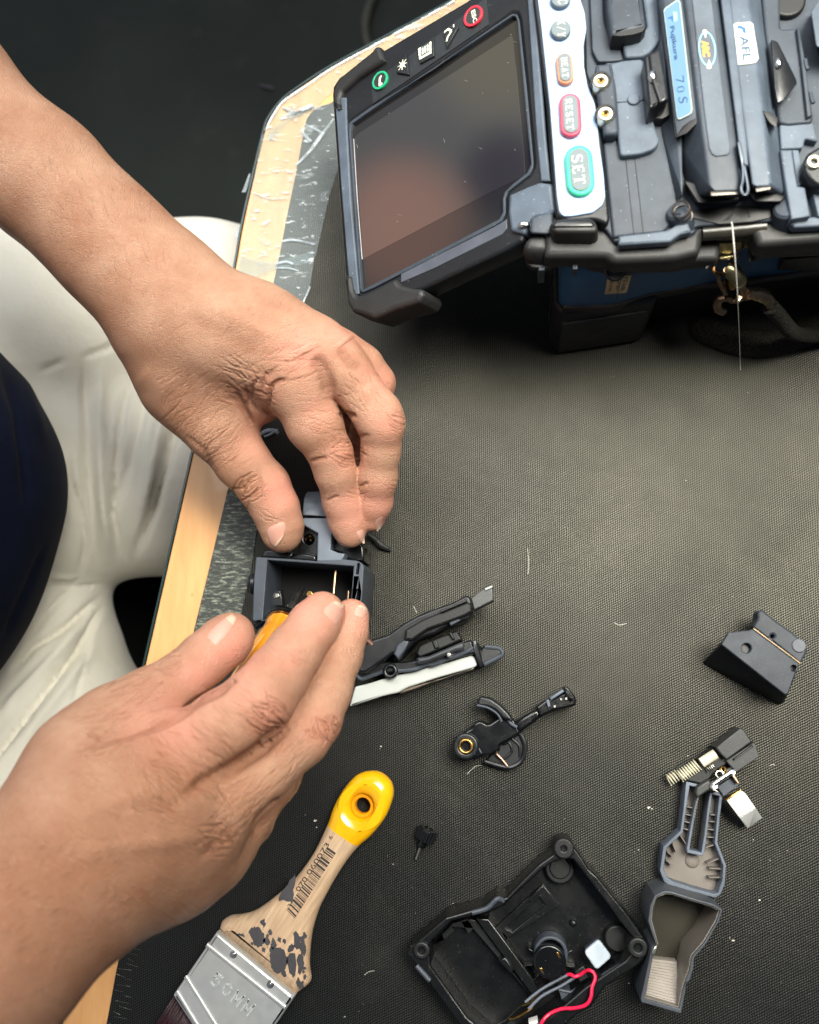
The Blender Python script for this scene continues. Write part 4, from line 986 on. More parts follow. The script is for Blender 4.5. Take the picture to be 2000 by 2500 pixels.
obj('tab_bend', [hullpx([(x, y, z) for (x, y), z in zip(cJ([(1184, 1420), (1412, 1284), (1502, 1420), (1306, 1562), (1272, 1552)]), (14.9, 14.9, 7, 7, 7.5))] + [(x, y, z) for (x, y), z in zip(cJ([(1184, 1414), (1408, 1284), (1498, 1420), (1306, 1552)]), (13.4, 13.4, 5, 5))], .2)], WHM, sl)
obj('brass_strip', [prism(TF, cJ([(988, 1165), (1198, 1022), (1214, 1036), (1004, 1180)]), 12, 15.2, bev=.2)], BRASS, sl)

# ================================================================ hinged grey scrap case
cs = empty('scrap_case', P(1690, 2160, 0), 'open hinged grey plastic case, both shells face up on the mat', 'case')
LID = [(505, 455), (597, 476), (600, 520), (580, 600), (560, 720), (528, 935), (612, 955), (632, 830), (655, 640), (672, 530), (700, 520), (762, 548), (742, 700), (724, 880), (785, 1040), (778, 1170), (748, 1250), (712, 1272), (560, 1236), (385, 1182), (350, 1160), (320, 1080), (345, 910), (465, 800), (485, 650)]
LIN = [(530, 484), (586, 497), (590, 530), (562, 640), (540, 750), (508, 925), (512, 955), (612, 978), (632, 965), (650, 830), (672, 660), (688, 545), (738, 556), (722, 700), (705, 884), (765, 1045), (757, 1150), (728, 1236), (700, 1244), (560, 1206), (400, 1152), (372, 1125), (346, 1070), (368, 922), (482, 815), (505, 650)]
obj('lid_rim', [prism(TF, cF(LID), 0.5, 10, [cF(LIN)], .35)], SLATEL, cs)
obj('lid_floor', [prism(TF, cF([(510, 462), (590, 480), (575, 600), (555, 720), (523, 932), (612, 953), (636, 830), (660, 640), (680, 530), (755, 550), (736, 700), (718, 880), (778, 1040), (742, 1250), (700, 1262), (560, 1226), (355, 1160), (326, 1080), (352, 912), (470, 803)]), 0.5, 2.5)], TAUPE, cs)
combs = []
for s in (0, 1):
    a, b = ((590, 530), (512, 935)) if s == 0 else ((672, 560), (618, 960))
    for i in range(20):
        t = (i + .5) / 20; x = a[0] + (b[0] - a[0]) * t; y = a[1] + (b[1] - a[1]) * t
        combs.append(prism(TF, cF([(x - 9, y - 9), (x + 9, y - 7), (x + 9 + (3 if s == 0 else -3), y + 7), (x - 9, y + 7)]), 2, 8.5 + (i % 2) * .3, bev=.2))
obj('comb', combs[:20], TAUPE, cs); obj('comb', combs[20:], TAUPE, cs)
ribs = [((500, 630), (548, 640)), ((495, 685), (540, 693)), ((490, 735), (530, 745)), ((484, 785), (522, 795)), ((462, 830), (505, 895)), ((672, 688), (712, 690)), ((662, 735), (706, 738)), ((655, 790), (700, 795)), ((648, 845), (700, 848)), ((640, 920), (700, 900)),
        ((410, 890), (438, 958)), ((372, 948), (420, 988)), ((362, 1005), (410, 1048)), ((655, 1030), (735, 995)), ((668, 1065), (752, 1070)), ((665, 1130), (750, 1130))]
for a, b in ribs:
    (x0, y0), (x1, y1) = cF([a, b]); d = np.array([x1 - x0, y1 - y0]); d /= np.linalg.norm(d); n_ = np.array([-d[1], d[0]]) * 1.1
    obj('rib', [prism(TF, [(x0 + n_[0], y0 + n_[1]), (x1 + n_[0], y1 + n_[1]), (x1 - n_[0], y1 - n_[1]), (x0 - n_[0], y0 - n_[1])], 2, 7.5, bev=.1)], TAUPE, cs)
cc = P(*cF([(546, 1010)])[0], 2.5); obj('dome', [sphere(cc, 3.1, (1, 1, .5))], TAUPE, cs)
hA = P(*cF([(375, 1192)])[0], 5); hB = P(*cF([(705, 1300)])[0], 5)
obj('hinge', [tube([hA + (hB - hA) * (i / 9 + .012), hA + (hB - hA) * ((i + 1) / 9 - .012)], 1.7 if i % 2 else 1.35, 12) for i in range(9)], SLATEL, cs)
obj('hinge_pin', [tube([hA + (hB - hA) * (i / 9 + .03), hA + (hB - hA) * (i / 9 + .07)], 1.75, 12) for i in range(0, 9, 2)], CHROME, cs)
BOT = [(350, 1222), (400, 1226), (540, 1270), (690, 1312), (762, 1352), (740, 1430), (650, 1590), (562, 1692), (556, 1770), (532, 1850), (505, 1870), (500, 1930), (470, 2085), (400, 2065), (190, 2005), (186, 1975), (248, 1690), (262, 1620), (292, 1598), (238, 1432), (252, 1330), (285, 1255)]
BIN = [(360, 1242), (400, 1243), (540, 1288), (685, 1330), (742, 1364), (722, 1430), (632, 1584), (545, 1682), (528, 1780), (500, 1850), (478, 1930), (456, 2050), (215, 1980), (268, 1700), (285, 1640), (306, 1600), (258, 1430), (268, 1340), (296, 1268)]
BI2 = [(364, 1250), (400, 1251), (540, 1296), (680, 1337), (735, 1368), (716, 1427), (626, 1580), (540, 1679), (522, 1778), (494, 1848), (472, 1928), (450, 2042), (222, 1975), (274, 1700), (291, 1640), (312, 1600), (265, 1430), (274, 1342), (300, 1274)]
obj('base_shell', [prism(TF, cF(BOT), 0.5, 26, [cF(BIN)], .35)], plastic('case_dark', (64, 68, 74), .45, wear=.3), cs)
pzz = lambda L: [TF.px(x, y, 26) for x, y in cF(L)]
obj('base_lining', [prism_uv(TF, pzz(BIN), 0.8, 24.8, [pzz(BI2)])], plastic('lining_taupe', (118, 111, 102), .45, spec=.4, var=.1), cs)
obj('base_floor', [prism(TF, cF([(x, y) for x, y in BIN]), 0.8, 3.0)], plastic('case_floor', (42, 38, 28), .5, spec=.3), cs)  # taupe floor coloured dark: the shade inside the case put into its colour
steps = []
for i in range(14):
    t = i / 14; l0 = (262 - 42 * t, 1700 + 262 * t); r0 = (440 + 14 * t, 1722 + 310 * t)
    steps.append(prism(TF, cF([l0, r0, (r0[0] + 1, r0[1] + 24), (l0[0] - 3, l0[1] + 20)]), 3, 9 + i * .95, bev=.25))
TAUPL = plastic('taupe_light', (150, 142, 134), .5, spec=.35, var=.1)
obj('chute_steps', steps, TAUPL, cs)
obj('latch', [prism(TF, cF([(262, 1640), (296, 1600), (300, 1650), (270, 1690)]), 8, 27, bev=.5)], STEEL, cs)

# ================================================================ black tray with wiring
tr_ = empty('open_tray', P(1300, 2300, 0), 'open black base tray with a round boss, white pad and a pink red wire', 'device base')
TRO = [(1010, 195), (1050, 178), (1105, 205), (1150, 265), (1205, 350), (1255, 395), (1310, 465), (1420, 600), (1530, 755), (1562, 820), (1545, 885), (1480, 945), (1300, 1060), (1215, 1180), (1120, 1235), (1060, 1290), (860, 1420), (600, 1420), (430, 1290), (300, 1110), (160, 920), (112, 868), (125, 815), (200, 760), (340, 640), (480, 600), (560, 580), (610, 540), (650, 510), (685, 522), (705, 520), (800, 420), (900, 322), (985, 262)]
TRI = [(1000, 305), (1060, 285), (1110, 295), (1480, 775), (1460, 850), (1420, 900), (1180, 1060), (1040, 1180), (880, 1300), (760, 1380), (620, 1370), (470, 1240), (250, 930), (248, 860), (250, 790), (378, 662), (500, 632), (600, 612), (690, 570), (760, 500), (930, 345)]
TB = plastic('tray_black', (13, 14, 15), .28, spec=.5, wear=.35, wearc=(130, 135, 140))
obj('tray_wall', [prism(TF, cE(TRO), 0.5, 20, [cE(TRI)], .9, .6)], TB, tr_)
obj('tray_floor', [prism(TF, cE([(x, y) for x, y in TRI]), 0.5, 3)], TB, tr_)
obj('battery_bay', [prism(TF, cE([(255, 880), (265, 800), (385, 672), (490, 650), (530, 660), (860, 1110), (840, 1160), (700, 1290), (620, 1330), (540, 1290)]), 3, 8, [cE([(440, 665), (470, 655), (500, 705), (480, 728)]), cE([(325, 745), (375, 702), (384, 722), (334, 762)])], .4)], plastic('bay_black', (13, 13, 15), .42, wear=.6, wearc=(110, 110, 120)), tr_)
obj('bay_rail', [prism(TF, cE([(520, 645), (600, 650), (860, 1000), (900, 1080), (860, 1110)]), 3, 12, bev=.6), prism(TF, cE([(660, 900), (700, 880), (750, 950), (740, 990)]), 8, 14, bev=.6)], TB, tr_)
each('ledge', [tubepx([(x, y, z) for (x, y), z in zip(cE([(500, 612), (590, 585), (650, 530), (690, 540)]), (21, 21, 21, 20))], 1.1, 8), tubepx([(x, y, 20) for x, y in cE([(165, 930), (215, 985), (245, 1020)])], 1.1, 8)], SLATE, tr_)
obj('slot_frame', [prism(TF, cE([(640, 700), (925, 440), (1025, 572), (720, 765)]), 3, 5.2, [cE([(695, 705), (905, 520), (945, 565), (740, 730)])], .3), prism(TF, cE([(835, 530), (920, 450), (935, 468), (852, 552)]), 3, 6.5, bev=.3)], TB, tr_)
for (x, y), r, z0, z1, ho in (((1052, 228), 4.4, 6, 21.5, 1.0), ((1500, 826), 4.2, 6, 21.5, 1.5), ((196, 842), 3.7, 6, 21.5, 1.3)):
    obj('screw_boss', [disc(TF, cE([(x, y)])[0], r, z0, z1, .8, ho, 30)], BLKM, tr_)
obj('foot_well', [disc(TF, cE([(1028, 348)])[0], 6.6, 3, 8, .8, 0, 30), disc(TF, cE([(1028, 345)])[0], 4.6, 7, 9, .5, 0, 30)], BLKM, tr_)
obj('foot_well', [disc(TF, cE([(1375, 770)])[0], 5.6, 3, 8, .8, 0, 30)], BLKM, tr_)
mc = cE([(968, 912)])[0]
obj('round_boss', [disc(TF, mc, 7.0, 3, 17, .7, 0, 36)], BLKG, tr_)
obj('boss_collar', [disc(TF, cE([(975, 860)])[0], 7.4, 3, 12, .8, 5.6, 36)], SLATE, tr_)
obj('contact_slot', [prism(TF, cE([(1005, 850), (1020, 852), (1035, 885), (1022, 888)]), 16.5, 17.3, bev=.1)], BRASS, tr_)
obj('contact_slot', [prism(TF, cE([(902, 945), (918, 945), (932, 975), (922, 978)]), 16.5, 17.3, bev=.1)], BRASS, tr_)
for a_ in range(0, 360, 40):
    t = math.radians(a_ + 12); p0 = (mc[0] + 36 * math.cos(t), mc[1] + 36 * math.sin(t)); p1 = (mc[0] + 62 * math.cos(t), mc[1] + 62 * math.sin(t))
    n_ = np.array([-math.sin(t), math.cos(t)]) * 2.2
    obj('spoke', [prism(TF, [(p0[0] + n_[0], p0[1] + n_[1]), (p1[0] + n_[0], p1[1] + n_[1]), (p1[0] - n_[0], p1[1] - n_[1]), (p0[0] - n_[0], p0[1] - n_[1])], 3, 9, bev=.3)], TB, tr_)
obj('pad', [prism(TF, cE([(1172, 850), (1262, 772), (1342, 880), (1248, 962)]), 12, 15, bev=.8, rad=1.8)], plastic('pad_white', (178, 190, 200), .6), tr_)
obj('pad_holder', [prism(TF, cE([(1185, 850), (1262, 785), (1330, 880), (1248, 950)]), 3, 12, bev=.3)], SLATE, tr_)
obj('peg', [sphere(P(*cE([(1110, 672)])[0], 4.5), 1.6)], BLK, tr_)
obj('inner_wall', [hullpx([(x, y, z) for (x, y), z in zip(cE([(1180, 1062), (1430, 900), (1470, 930), (1240, 1070)]), (8, 8, 19, 19))] + [(x, y, 3) for x, y in cE([(1180, 1060), (1430, 900)])], .6)], plastic('teal_black', (30, 44, 56), .32), tr_)
obj('clip', [prism(TF, cE([(1115, 965), (1170, 930), (1205, 1000), (1150, 1035)]), 10, 15, bev=.5)], BLKM, tr_)
obj('bracket_rib', [prism(TF, cE([(1020, 1075), (1090, 1080), (1110, 1160), (1040, 1150)]), 3, 12, bev=.6), tubepx([(x, y, 12) for x, y in cE([(1020, 1075), (1095, 1090), (1180, 1040)])], .7, 8, 1)], SLATE, tr_)
PINK = plastic('pink_wire', (232, 26, 70), .35, var=.05); GREYW = plastic('grey_wire', (92, 98, 108), .4)
obj('red_wire', [tubepx([(x, y, z) for (x, y), z in zip(cE([(1075, 984), (1095, 984), (1118, 996), (1150, 985), (1178, 966), (1205, 958), (1232, 975), (1240, 1010), (1222, 1060), (1214, 1120), (1185, 1165), (1120, 1185), (1040, 1190), (970, 1218), (925, 1262), (895, 1330)]), (14, 15, 16, 16, 17, 19, 20, 21, 22, 23, 23, 22, 21, 21, 22, 22))], .72, 10)], PINK, tr_)
obj('grey_wire', [tubepx([(x, y, 14) for x, y in cE([(1078, 984), (1000, 1025), (930, 1065), (880, 1100), (820, 1150)])], .62, 8)], GREYW, tr_)
obj('grey_wire', [tubepx([(x, y, 14) for x, y in cE([(1118, 1000), (1040, 1050), (960, 1090), (905, 1125), (840, 1190)])], .62, 8)], GREYW, tr_)
obj('thin_wire', [tubepx([(x, y, 15) for x, y in cE([(1240, 1015), (1205, 1090), (1140, 1150), (1060, 1180), (960, 1240), (900, 1280)])], .5, 8)], GREYW, tr_)
obj('solder_trace', [tubepx([(x, y, 9) for x, y in cE([(720, 1250), (770, 1240), (850, 1190), (870, 1160)])], .6, 6), tubepx([(x, y, 9) for x, y in cE([(800, 1170), (850, 1150), (900, 1095)])], .5, 6)], BRASS, tr_)
obj('connector', [prism(TF, cE([(840, 1275), (895, 1258), (905, 1320), (850, 1330)]), 12, 18, bev=.6)], plastic('white_plug', (215, 215, 210), .5), tr_)

# ================================================================ thumb screw
ts = empty('thumb_screw', P(1040, 2040, 0), 'tiny black knurled thumb screw with a steel shank above the tray', 'screw')
a0 = P(*cE([(165, 290)])[0], 2.5); a1 = P(*cE([(190, 218)])[0], 3.5); a2 = P(*cE([(245, 92)])[0], 5)
ax = a2 - a1; la = np.linalg.norm(ax)
obj('shank', [tube([a0, a1], .85, 12)], STEEL, ts)
obj('screw_body', [lathe(a1, ax, [(0, 1.3), (.8, 2.1), (3.2, 2.3), (3.6, 3.2), (4.4, 4.3), (8.6, 4.6), (9.4, 3.9), (9.6, 2.2), (8.8, 2.0), (8.8, .1)], 24)], BLKG, ts)
axn = ax / la; uu = np.cross(axn, (0, 0, 1)); uu /= np.linalg.norm(uu); vv = np.cross(axn, uu)
teeth = []
for i in range(18):
    t = 2 * math.pi * i / 18; rr_ = (uu * math.cos(t) + vv * math.sin(t))
    teeth.append(tube([a1 + axn * 4.2 + rr_ * 4.2, a1 + axn * 8.8 + rr_ * 4.6], .5, 6))
obj('knurl', teeth, BLK, ts)

# ================================================================ cord offcut and crumbs
RUB = plastic('rubber_black', (22, 22, 22), .5)
obj('cord_offcut', [tubepx([(x, y, z) for (x, y), z in zip(cI([(1340, 600), (1400, 640), (1450, 690), (1500, 720), (1550, 742)]), (4, 3.5, 3, 2.5, 1.5))], [1.5] * 8 + [1.7] * 8 + [1.4] * 5 + [1.0] * 4, 8), tubepx([(x, y, 3) for x, y in cI([(1395, 625), (1460, 672), (1515, 725)])], .9, 8)], RUB,
    label='short frayed black cord end on the mat beside the upper fingertips', cat='cord')
LN = []
for q in ([(1289, 1402), (1291, 1370), (1288, 1338)], [(1140, 1890), (1160, 1872), (1178, 1868)], [(890, 2380), (902, 2372), (915, 2370)], [(1880, 1870), (1885, 1866), (1892, 1868)], [(1500, 1520), (1512, 1526), (1530, 1522)], [(1010, 1480), (1018, 1496)]):
    LN.append(tubepx([(x, y, .25) for x, y in q], .14, 5))
obj('lint', LN, plastic('lint_pale', (190, 188, 176), .8), label='fine pale lint hairs lying on the black mat', cat='lint', kind='stuff')
CR = plastic('crumb', (196, 190, 178), .7)
cl = []
r = random.Random(5)
spots = [(1585, 1972, 3), (1592, 1976, 2), (770, 2005, 3.2), (774, 2020, 2.2), (1290, 1340, .9), (1288, 1300, .7), (1560, 2075, 1.5), (1880, 2100, 1.5), (1790, 2295, 2.6), (1782, 2290, 1.8), (1855, 2198, 2), (1680, 1845, 1.2), (930, 1822, 1.6), (928, 1828, 1.2), (1840, 2050, 1.2), (1330, 2010, 1), (960, 2110, 1.2), (1106, 2205, 1), (1535, 2400, 1.2), (842, 2482, 1.6), (745, 1990, 1.3)]
for i in range(70): spots.append((r.uniform(820, 1990), r.uniform(900, 2490), r.uniform(.35, .8)))
for x, y, s in spots:
    c = P(x, y, s * .06 + .05); w_ = s * .16
    cl.append(hull([c + np.array([r.uniform(-w_, w_) * 1.8, r.uniform(-w_, w_) * 1.4, r.uniform(-.03, .12 * w_ * 3 + .06)]) for _ in range(8)]))
obj('mat_crumbs', cl, CR, label='pale crumbs and lint scattered over the black mat', cat='crumbs', kind='stuff')

# ================================================================ paint brush
br = empty('paint_brush', P(640, 2250, 0), 'paint brush with yellow dipped wooden handle and zinc ferrule at the bottom', 'paint brush')
HO = [(440, 1048), (455, 1000), (500, 972), (560, 965), (640, 945), (740, 880), (860, 780), (940, 690), (1020, 570), (1095, 412), (1130, 310), (1190, 200), (1270, 112), (1350, 86), (1420, 96), (1480, 150), (1496, 220), (1480, 290), (1440, 380), (1360, 480), (1285, 545), (1220, 620), (1140, 740), (1080, 850), (1040, 930), (1002, 1050), (985, 1160), (980, 1280), (990, 1345), (978, 1385), (905, 1440)]
HOc = catmull(HO, False, 3)
m = MT('brush_handle')
yl0 = P(*cD([(1098, 408)])[0], 13) * MM; yl1 = P(*cD([(1288, 540)])[0], 13) * MM
nn = np.cross(yl1 - yl0, (0, 0, 1)); nn /= np.linalg.norm(nn)
if nn @ (P(*cD([(1350, 100)])[0], 13) * MM - yl0) < 0: nn = -nn
dt = m.n('ShaderNodeVectorMath', operation='DOT_PRODUCT'); dt.inputs[1].default_value = tuple(nn)
sb = m.n('ShaderNodeVectorMath', operation='SUBTRACT'); sb.inputs[1].default_value = tuple(yl0); m.l(m.geo.outputs['Position'], sb.inputs[0]); m.l(sb.outputs[0], dt.inputs[0])
isy = m.ramp(m.math('ADD', m.math('MULTIPLY', dt.outputs['Value'], 1000), .5, False), .45, .55)
ra = math.atan2(nn[1], nn[0])
mp_ = m.scaled(1, 1, 1, -ra); grain = m.noise(300, 4, .6, m.scaled(.18, 2.2, 1, 0, mp_))
wood = m.ramp(grain, .3, .72, lin((192, 158, 126)), lin((226, 194, 160)))
wood = m.mix(m.math('MULTIPLY', m.ramp(m.noise(45, 4, .6), .5, .72), .45), wood, lin((150, 138, 120)))
yel = m.ramp(m.noise(50, 4), .3, .8, lin((246, 176, 4)), lin((255, 198, 20)))
scf = m.math('MULTIPLY', m.ramp(m.noise(120, 5, .7), .68, .74), .5); yel = m.mix(scf, yel, lin((120, 96, 30)))
m.set(col=m.mix(isy, wood, yel), spec=.5, coat=m.math('MULTIPLY', isy, .5), coatr=.12)
m.set(rough=m.mix(isy, (.55, .55, .55, 1), (.24, .24, .24, 1)))
hc = cD([(1308, 298)])[0]
hw = TF.px(hc[0], hc[1], 14)
obj('handle', [prism_uv(TF, [TF.px(x, y, 14) for x, y in cD(HOc)], 1, 14, [circ(hw, 5.2, 30)], 5.2)], m.m, br, ang=60)
obj('hang_hole', [prism_uv(TF, circ(hw, 5.6, 30), 2.6, 9.8, [circ(hw, 3.5, 30)], 1.6)], plastic('hole_yellow', (226, 150, 6), .3), br, ang=60)
STN = plastic('dried_paint', (76, 74, 78), .45, var=.2)
stains = [[(815, 850), (870, 760), (915, 705), (905, 800), (900, 870), (860, 862)], [(640, 1045), (680, 1020), (720, 1050), (730, 1100), (700, 1140), (660, 1110)], [(705, 985), (725, 972), (735, 1000), (722, 1018)], [(560, 1065), (600, 1062), (605, 1078), (575, 1075)],
          [(770, 1140), (820, 1140), (860, 1190), (865, 1250), (820, 1298), (780, 1280), (765, 1200)], [(905, 1055), (930, 1055), (945, 1100), (930, 1150), (905, 1130)], [(870, 1190), (915, 1180), (915, 1310), (885, 1305), (865, 1240)],
          [(725, 1095), (755, 1090), (760, 1115), (740, 1125)], [(760, 1120), (790, 1105), (800, 1140), (775, 1150)], [(945, 1120), (968, 1100), (972, 1160), (950, 1180)], [(835, 1095), (855, 1100), (850, 1115)], [(870, 1140), (900, 1120), (910, 1150), (880, 1170)],
          [(925, 1200), (960, 1180), (962, 1260), (940, 1300)], [(940, 1355), (965, 1350), (962, 1385), (945, 1390)]]
r = random.Random(9)
for s in stains:
    s2 = catmull(s, True, 4); s2 = [(x + r.uniform(-6, 6), y + r.uniform(-8, 8)) for x, y in s2]
    obj('paint_stain', [prism(TF, cD(s2), 13.9, 14.12)], STN, br)
fl = []
for i in range(46):
    x, y = r.choice([(r.uniform(640, 780), r.uniform(1030, 1160)), (r.uniform(770, 960), r.uniform(1090, 1320)), (r.uniform(930, 975), r.uniform(1060, 1390))]); q = r.uniform(4, 15)
    fl.append(prism(TF, cD([(x + q * r.uniform(.4, 1.3) * math.cos(a_), y + q * 1.7 * r.uniform(.4, 1.3) * math.sin(a_)) for a_ in [k_ * .785 for k_ in range(8)]]), 13.9, 14.0 + .002 * i))
obj('paint_flecks', fl, STN, br, kind='stuff')
# bar code, printed digits
INK = plastic('print_ink', (52, 48, 46), .6)
bars = []
qa, qb, qc, qd = [np.array(p) for p in cD([(862, 915), (1118, 520), (1170, 556), (912, 966)])]      # left line up, right line up
t = 0.0; rb = random.Random(21)
while t < .97:
    w_ = rb.choice([.006, .006, .012, .02, .03]); mid = .5
    p = [qa + (qb - qa) * t, qa + (qb - qa) * (t + w_), qd + (qc - qd) * (t + w_), qd + (qc - qd) * t]
    if not (.02 < t < .1 and rb.random() < .5): bars.append(prism(TF, [tuple(x) for x in p], 13.95, 14.08))
    t += w_ + rb.choice([.008, .012, .018])
obj('bar_code', bars, INK, br)
obj('printed_number', [text_shape('3', TF, 14.0, *cD([(880, 905), (890, 888), (864, 892)]), depth=.08), text_shape('070', TF, 14.0, *cD([(938, 808), (990, 728), (914, 792)]), depth=.08),
                       text_shape('060073', TF, 14.0, *cD([(1003, 708), (1122, 523), (979, 692)]), depth=.08), text_shape('6', TF, 14.0, *cD([(1132, 494), (1142, 478), (1112, 480)]), depth=.08)], INK, br)
ZN = MT('zinc'); ZN.set(col=ZN.ramp(ZN.noise(40, 5), .3, .75, (.58, .60, .61, 1), (.74, .74, .72, 1)), metal=.6, rough=ZN.ramp(ZN.noise(220, 5, .6), .3, .7, (.34, .34, .34, 1), (.50, .50, .50, 1)), normal=ZN.bump(ZN.noise(160, 5), .0002, .5)); ZINC = ZN.m
FE = cD([(440, 1046), (912, 1436), (600, 1900), (470, 1890), (175, 1432)])
obj('ferrule', [prism(TF, FE, 0.5, 15, bev=1.6, rad=.6)], ZINC, br)
obj('ferrule_ridge', [tubepx([(x, y, 14.6) for x, y in cD([(385, 1122), (856, 1498)])], 1.3, 12, 1)], ZINC, br)
obj('ferrule_ridge', [tubepx([(x, y, 14.6) for x, y in cD([(258, 1312), (480, 1670)])], 1.2, 12, 1)], ZINC, br)
obj('ferrule_ridge', [tubepx([(x, y, 14.6) for x, y in cD([(205, 1402), (380, 1690)])], 1.2, 12, 1)], ZINC, br)
_o, _x, _y = [np.array(p_) for p_ in cD([(392, 1352), (632, 1562), (442, 1285)])]
G5 = {'5': [(.12, .93, .9, .93, .14), (.18, 1, .14, .5, .14), (.14, .56, .6, .6, .14), (.55, .62, .88, .4, .14), (.88, .42, .82, .15, .14), (.85, .18, .5, .06, .14), (.5, .07, .1, .16, .14)],
      '0': [(.5, .95, .15, .72, .14), (.15, .75, .15, .25, .15), (.15, .28, .5, .05, .14), (.5, .05, .85, .28, .14), (.85, .25, .85, .75, .15), (.85, .72, .5, .95, .14)],
      'M': [(.12, 0, .12, 1, .16), (.12, .98, .5, .25, .15), (.5, .25, .88, .98, .15), (.88, 0, .88, 1, .16)]}
emb = []
for i_, ch_ in enumerate('50MM'):
    a_ = _o + (_x - _o) * (i_ * .262); b_ = a_ + (_x - _o) * .2
    emb += strokes(G5[ch_], TF, 14.95, tuple(a_), tuple(b_), tuple(a_ + (_y - _o)), depth=.55)
obj('embossed_size', emb, plastic('zinc_emboss', (196, 200, 200), .4, spec=.7, var=.05), br)
for p in cD([(540, 1185), (762, 1365)]):
    obj('rivet', [disc(TF, p, 1.75, 14.6, 15.5, .6), disc(TF, p, .7, 15.3, 15.9, .3)], CHROME, br)
bri = []
b0_, b1_ = [np.array(p) for p in cD([(182, 1440), (470, 1860)])]
for i in range(420):
    t = r.random(); s = b0_ + (b1_ - b0_) * t; z = r.uniform(2.5, 11); L = r.uniform(150, 190)
    an = math.radians(131 + (t - .5) * 26 + r.uniform(-5, 5)); e = s + np.array([math.cos(an), math.sin(an)]) * L
    bri.append(tube([P(s[0] + 3, s[1] - 3, z), P((s[0] + e[0]) / 2, (s[1] + e[1]) / 2, z * .9), P(e[0], e[1], max(.5, z * .55))], [.34, .3, .1], 5))
m = MT('bristle'); m.set(col=m.ramp(m.noise(700, 2), .3, .7, (.012, .004, .007, 1), (.06, .015, .028, 1)), rough=.45)
o = obj('bristles', bri, m.m, br, ang=180, kind='stuff')
# ================================================================ FUSION SPLICER
cP = crop(1640, 500, 4.7917); cR = crop(1800, 0, 3.85); cS = crop(900, 0, 3.08)
def pz(pts, zref, h0, h1, **k):                    # outline read at height zref, extruded between other heights
    return prism_uv(TF, [TF.px(x, y, zref) for x, y in pts], h0, h1, **k)
fs = empty('fusion_splicer', P(1700, 600, 0), 'big black and blue fibre fusion splicer with tilted screen in the upper right corner', 'fusion splicer')
RUBB = plastic('bumper_rubber', (34, 34, 34), .5, spec=.45, wear=.3)
BLUE = plastic('blue_case', (46, 92, 128), .42, spec=.4, var=.12)
DECK = plastic('deck_grey', (54, 61, 70), .50, spec=.35, wear=.45, wearc=(170, 175, 180))
DECKL = plastic('deck_light_grey', (80, 90, 102), .50, spec=.35, wear=.5, wearc=(190, 195, 200))
DARKM = plastic('mechanism_black', (16, 16, 17), .5)
GOLDM = metal('yellow_zinc', (190, 176, 130), .3)
GUN = metal('gunmetal', (96, 90, 84), .38)

# feet and base
obj('foot_bumper', [pz([(1352, 748), (1374, 770), (1600, 738), (1640, 640), (1600, 500), (1352, 500)], 48, 0, 50, bev=2.0, rad=3),
                    pz([(1372, 760), (1580, 735), (1590, 745), (1376, 778)], 48, 4, 40, bev=1.0)], RUBB, fs)
for i in range(3): obj('foot_rib', [pz([(1346 + i * 1.5, 735 - i * 60), (1352, 735 - i * 60), (1352, 705 - i * 60), (1346, 705 - i * 60)], 40, 2, 44, bev=.8)], RUBB, fs)
obj('base_plate', [pz([(1370, 762), (1500, 752), (1590, 722), (1760, 690), (2020, 664), (2500, 610), (2450, -500), (1330, -500)], 50, 44, 57, bev=2.0, rad=3)], RUBB, fs)
obj('underside', [pz([(1600, 690), (2450, 560), (2450, -500), (1380, -500), (1380, 690)], 50, 3, 50, bev=.5)], DARKM, fs)
obj('base_lip', [tube([tuple(p) for p in catmull([tuple(P(x, y, 58)) for x, y in [(1376, 745), (1500, 742), (1570, 718), (1690, 695), (1800, 690), (2020, 655)]], False, 5)], 1.6, 10)], plastic('lip_brown', (60, 54, 50), .45), fs)
obj('blue_case', [pz([(1364, 742), (1384, 752), (1500, 748), (1580, 722), (1760, 690), (2020, 660), (2500, 605), (2450, -500), (1350, -500)], 57, 56, 97, bev=2.0, rad=3)], BLUE, fs)
obj('carry_slot', [hullpx([(x, y, z) for (x, y), z in zip(cP([(1315, 650), (1900, 590), (1900, 740), (1560, 780), (1430, 768), (1235, 765)]), (86, 88, 70, 68, 70, 70))] + [(x, y - 40, z) for (x, y), z in zip(cP([(1315, 650), (1900, 590), (1900, 740), (1235, 765)]), (84, 86, 68, 68))], .4)], DARKM, fs)
# front face frame for the sticker
fo = P(1384, 752, 57); fr = P(1500, 748, 57)
FF = Frame(fo, fr - fo, np.cross(fr - fo, (0, 0, 1)) * 1.0)
if FF.n[1] > 0: FF = Frame(fo, fr - fo, -np.cross(fr - fo, (0, 0, 1)))
cT = crop(1460, 650, 17.25)
st_ = obj('sticker', [prism(FF, cT([(275, 1190), (340, 900), (400, 540), (440, 500), (500, 480), (1000, 440), (1415, 400), (1370, 540), (1215, 1080), (1160, 1135), (840, 1150), (600, 1170)]), .3, .7)], plastic('cream_label', (206, 184, 140), .6), fs)
obj('sticker_print', [text_shape('AFC ONLY', FF, .72, *cT([(835, 600), (745, 1010), (915, 600)]), depth=.06), text_shape('ISI ET7M', FF, .72, *cT([(510, 640), (430, 1030), (640, 640)]), depth=.06),
                      text_shape('KSI India', FF, .72, *cT([(1090, 460), (960, 1020), (1290, 460)]), depth=.06), tube([FF.w((*FF.px(*cT([(1010, 430)])[0], .8), .8))[0], FF.w((*FF.px(*cT([(890, 860)])[0], .8), .8))[0], FF.w((*FF.px(*cT([(780, 1400)])[0], .8), .8))[0]], .12, 6)], INK, st_)

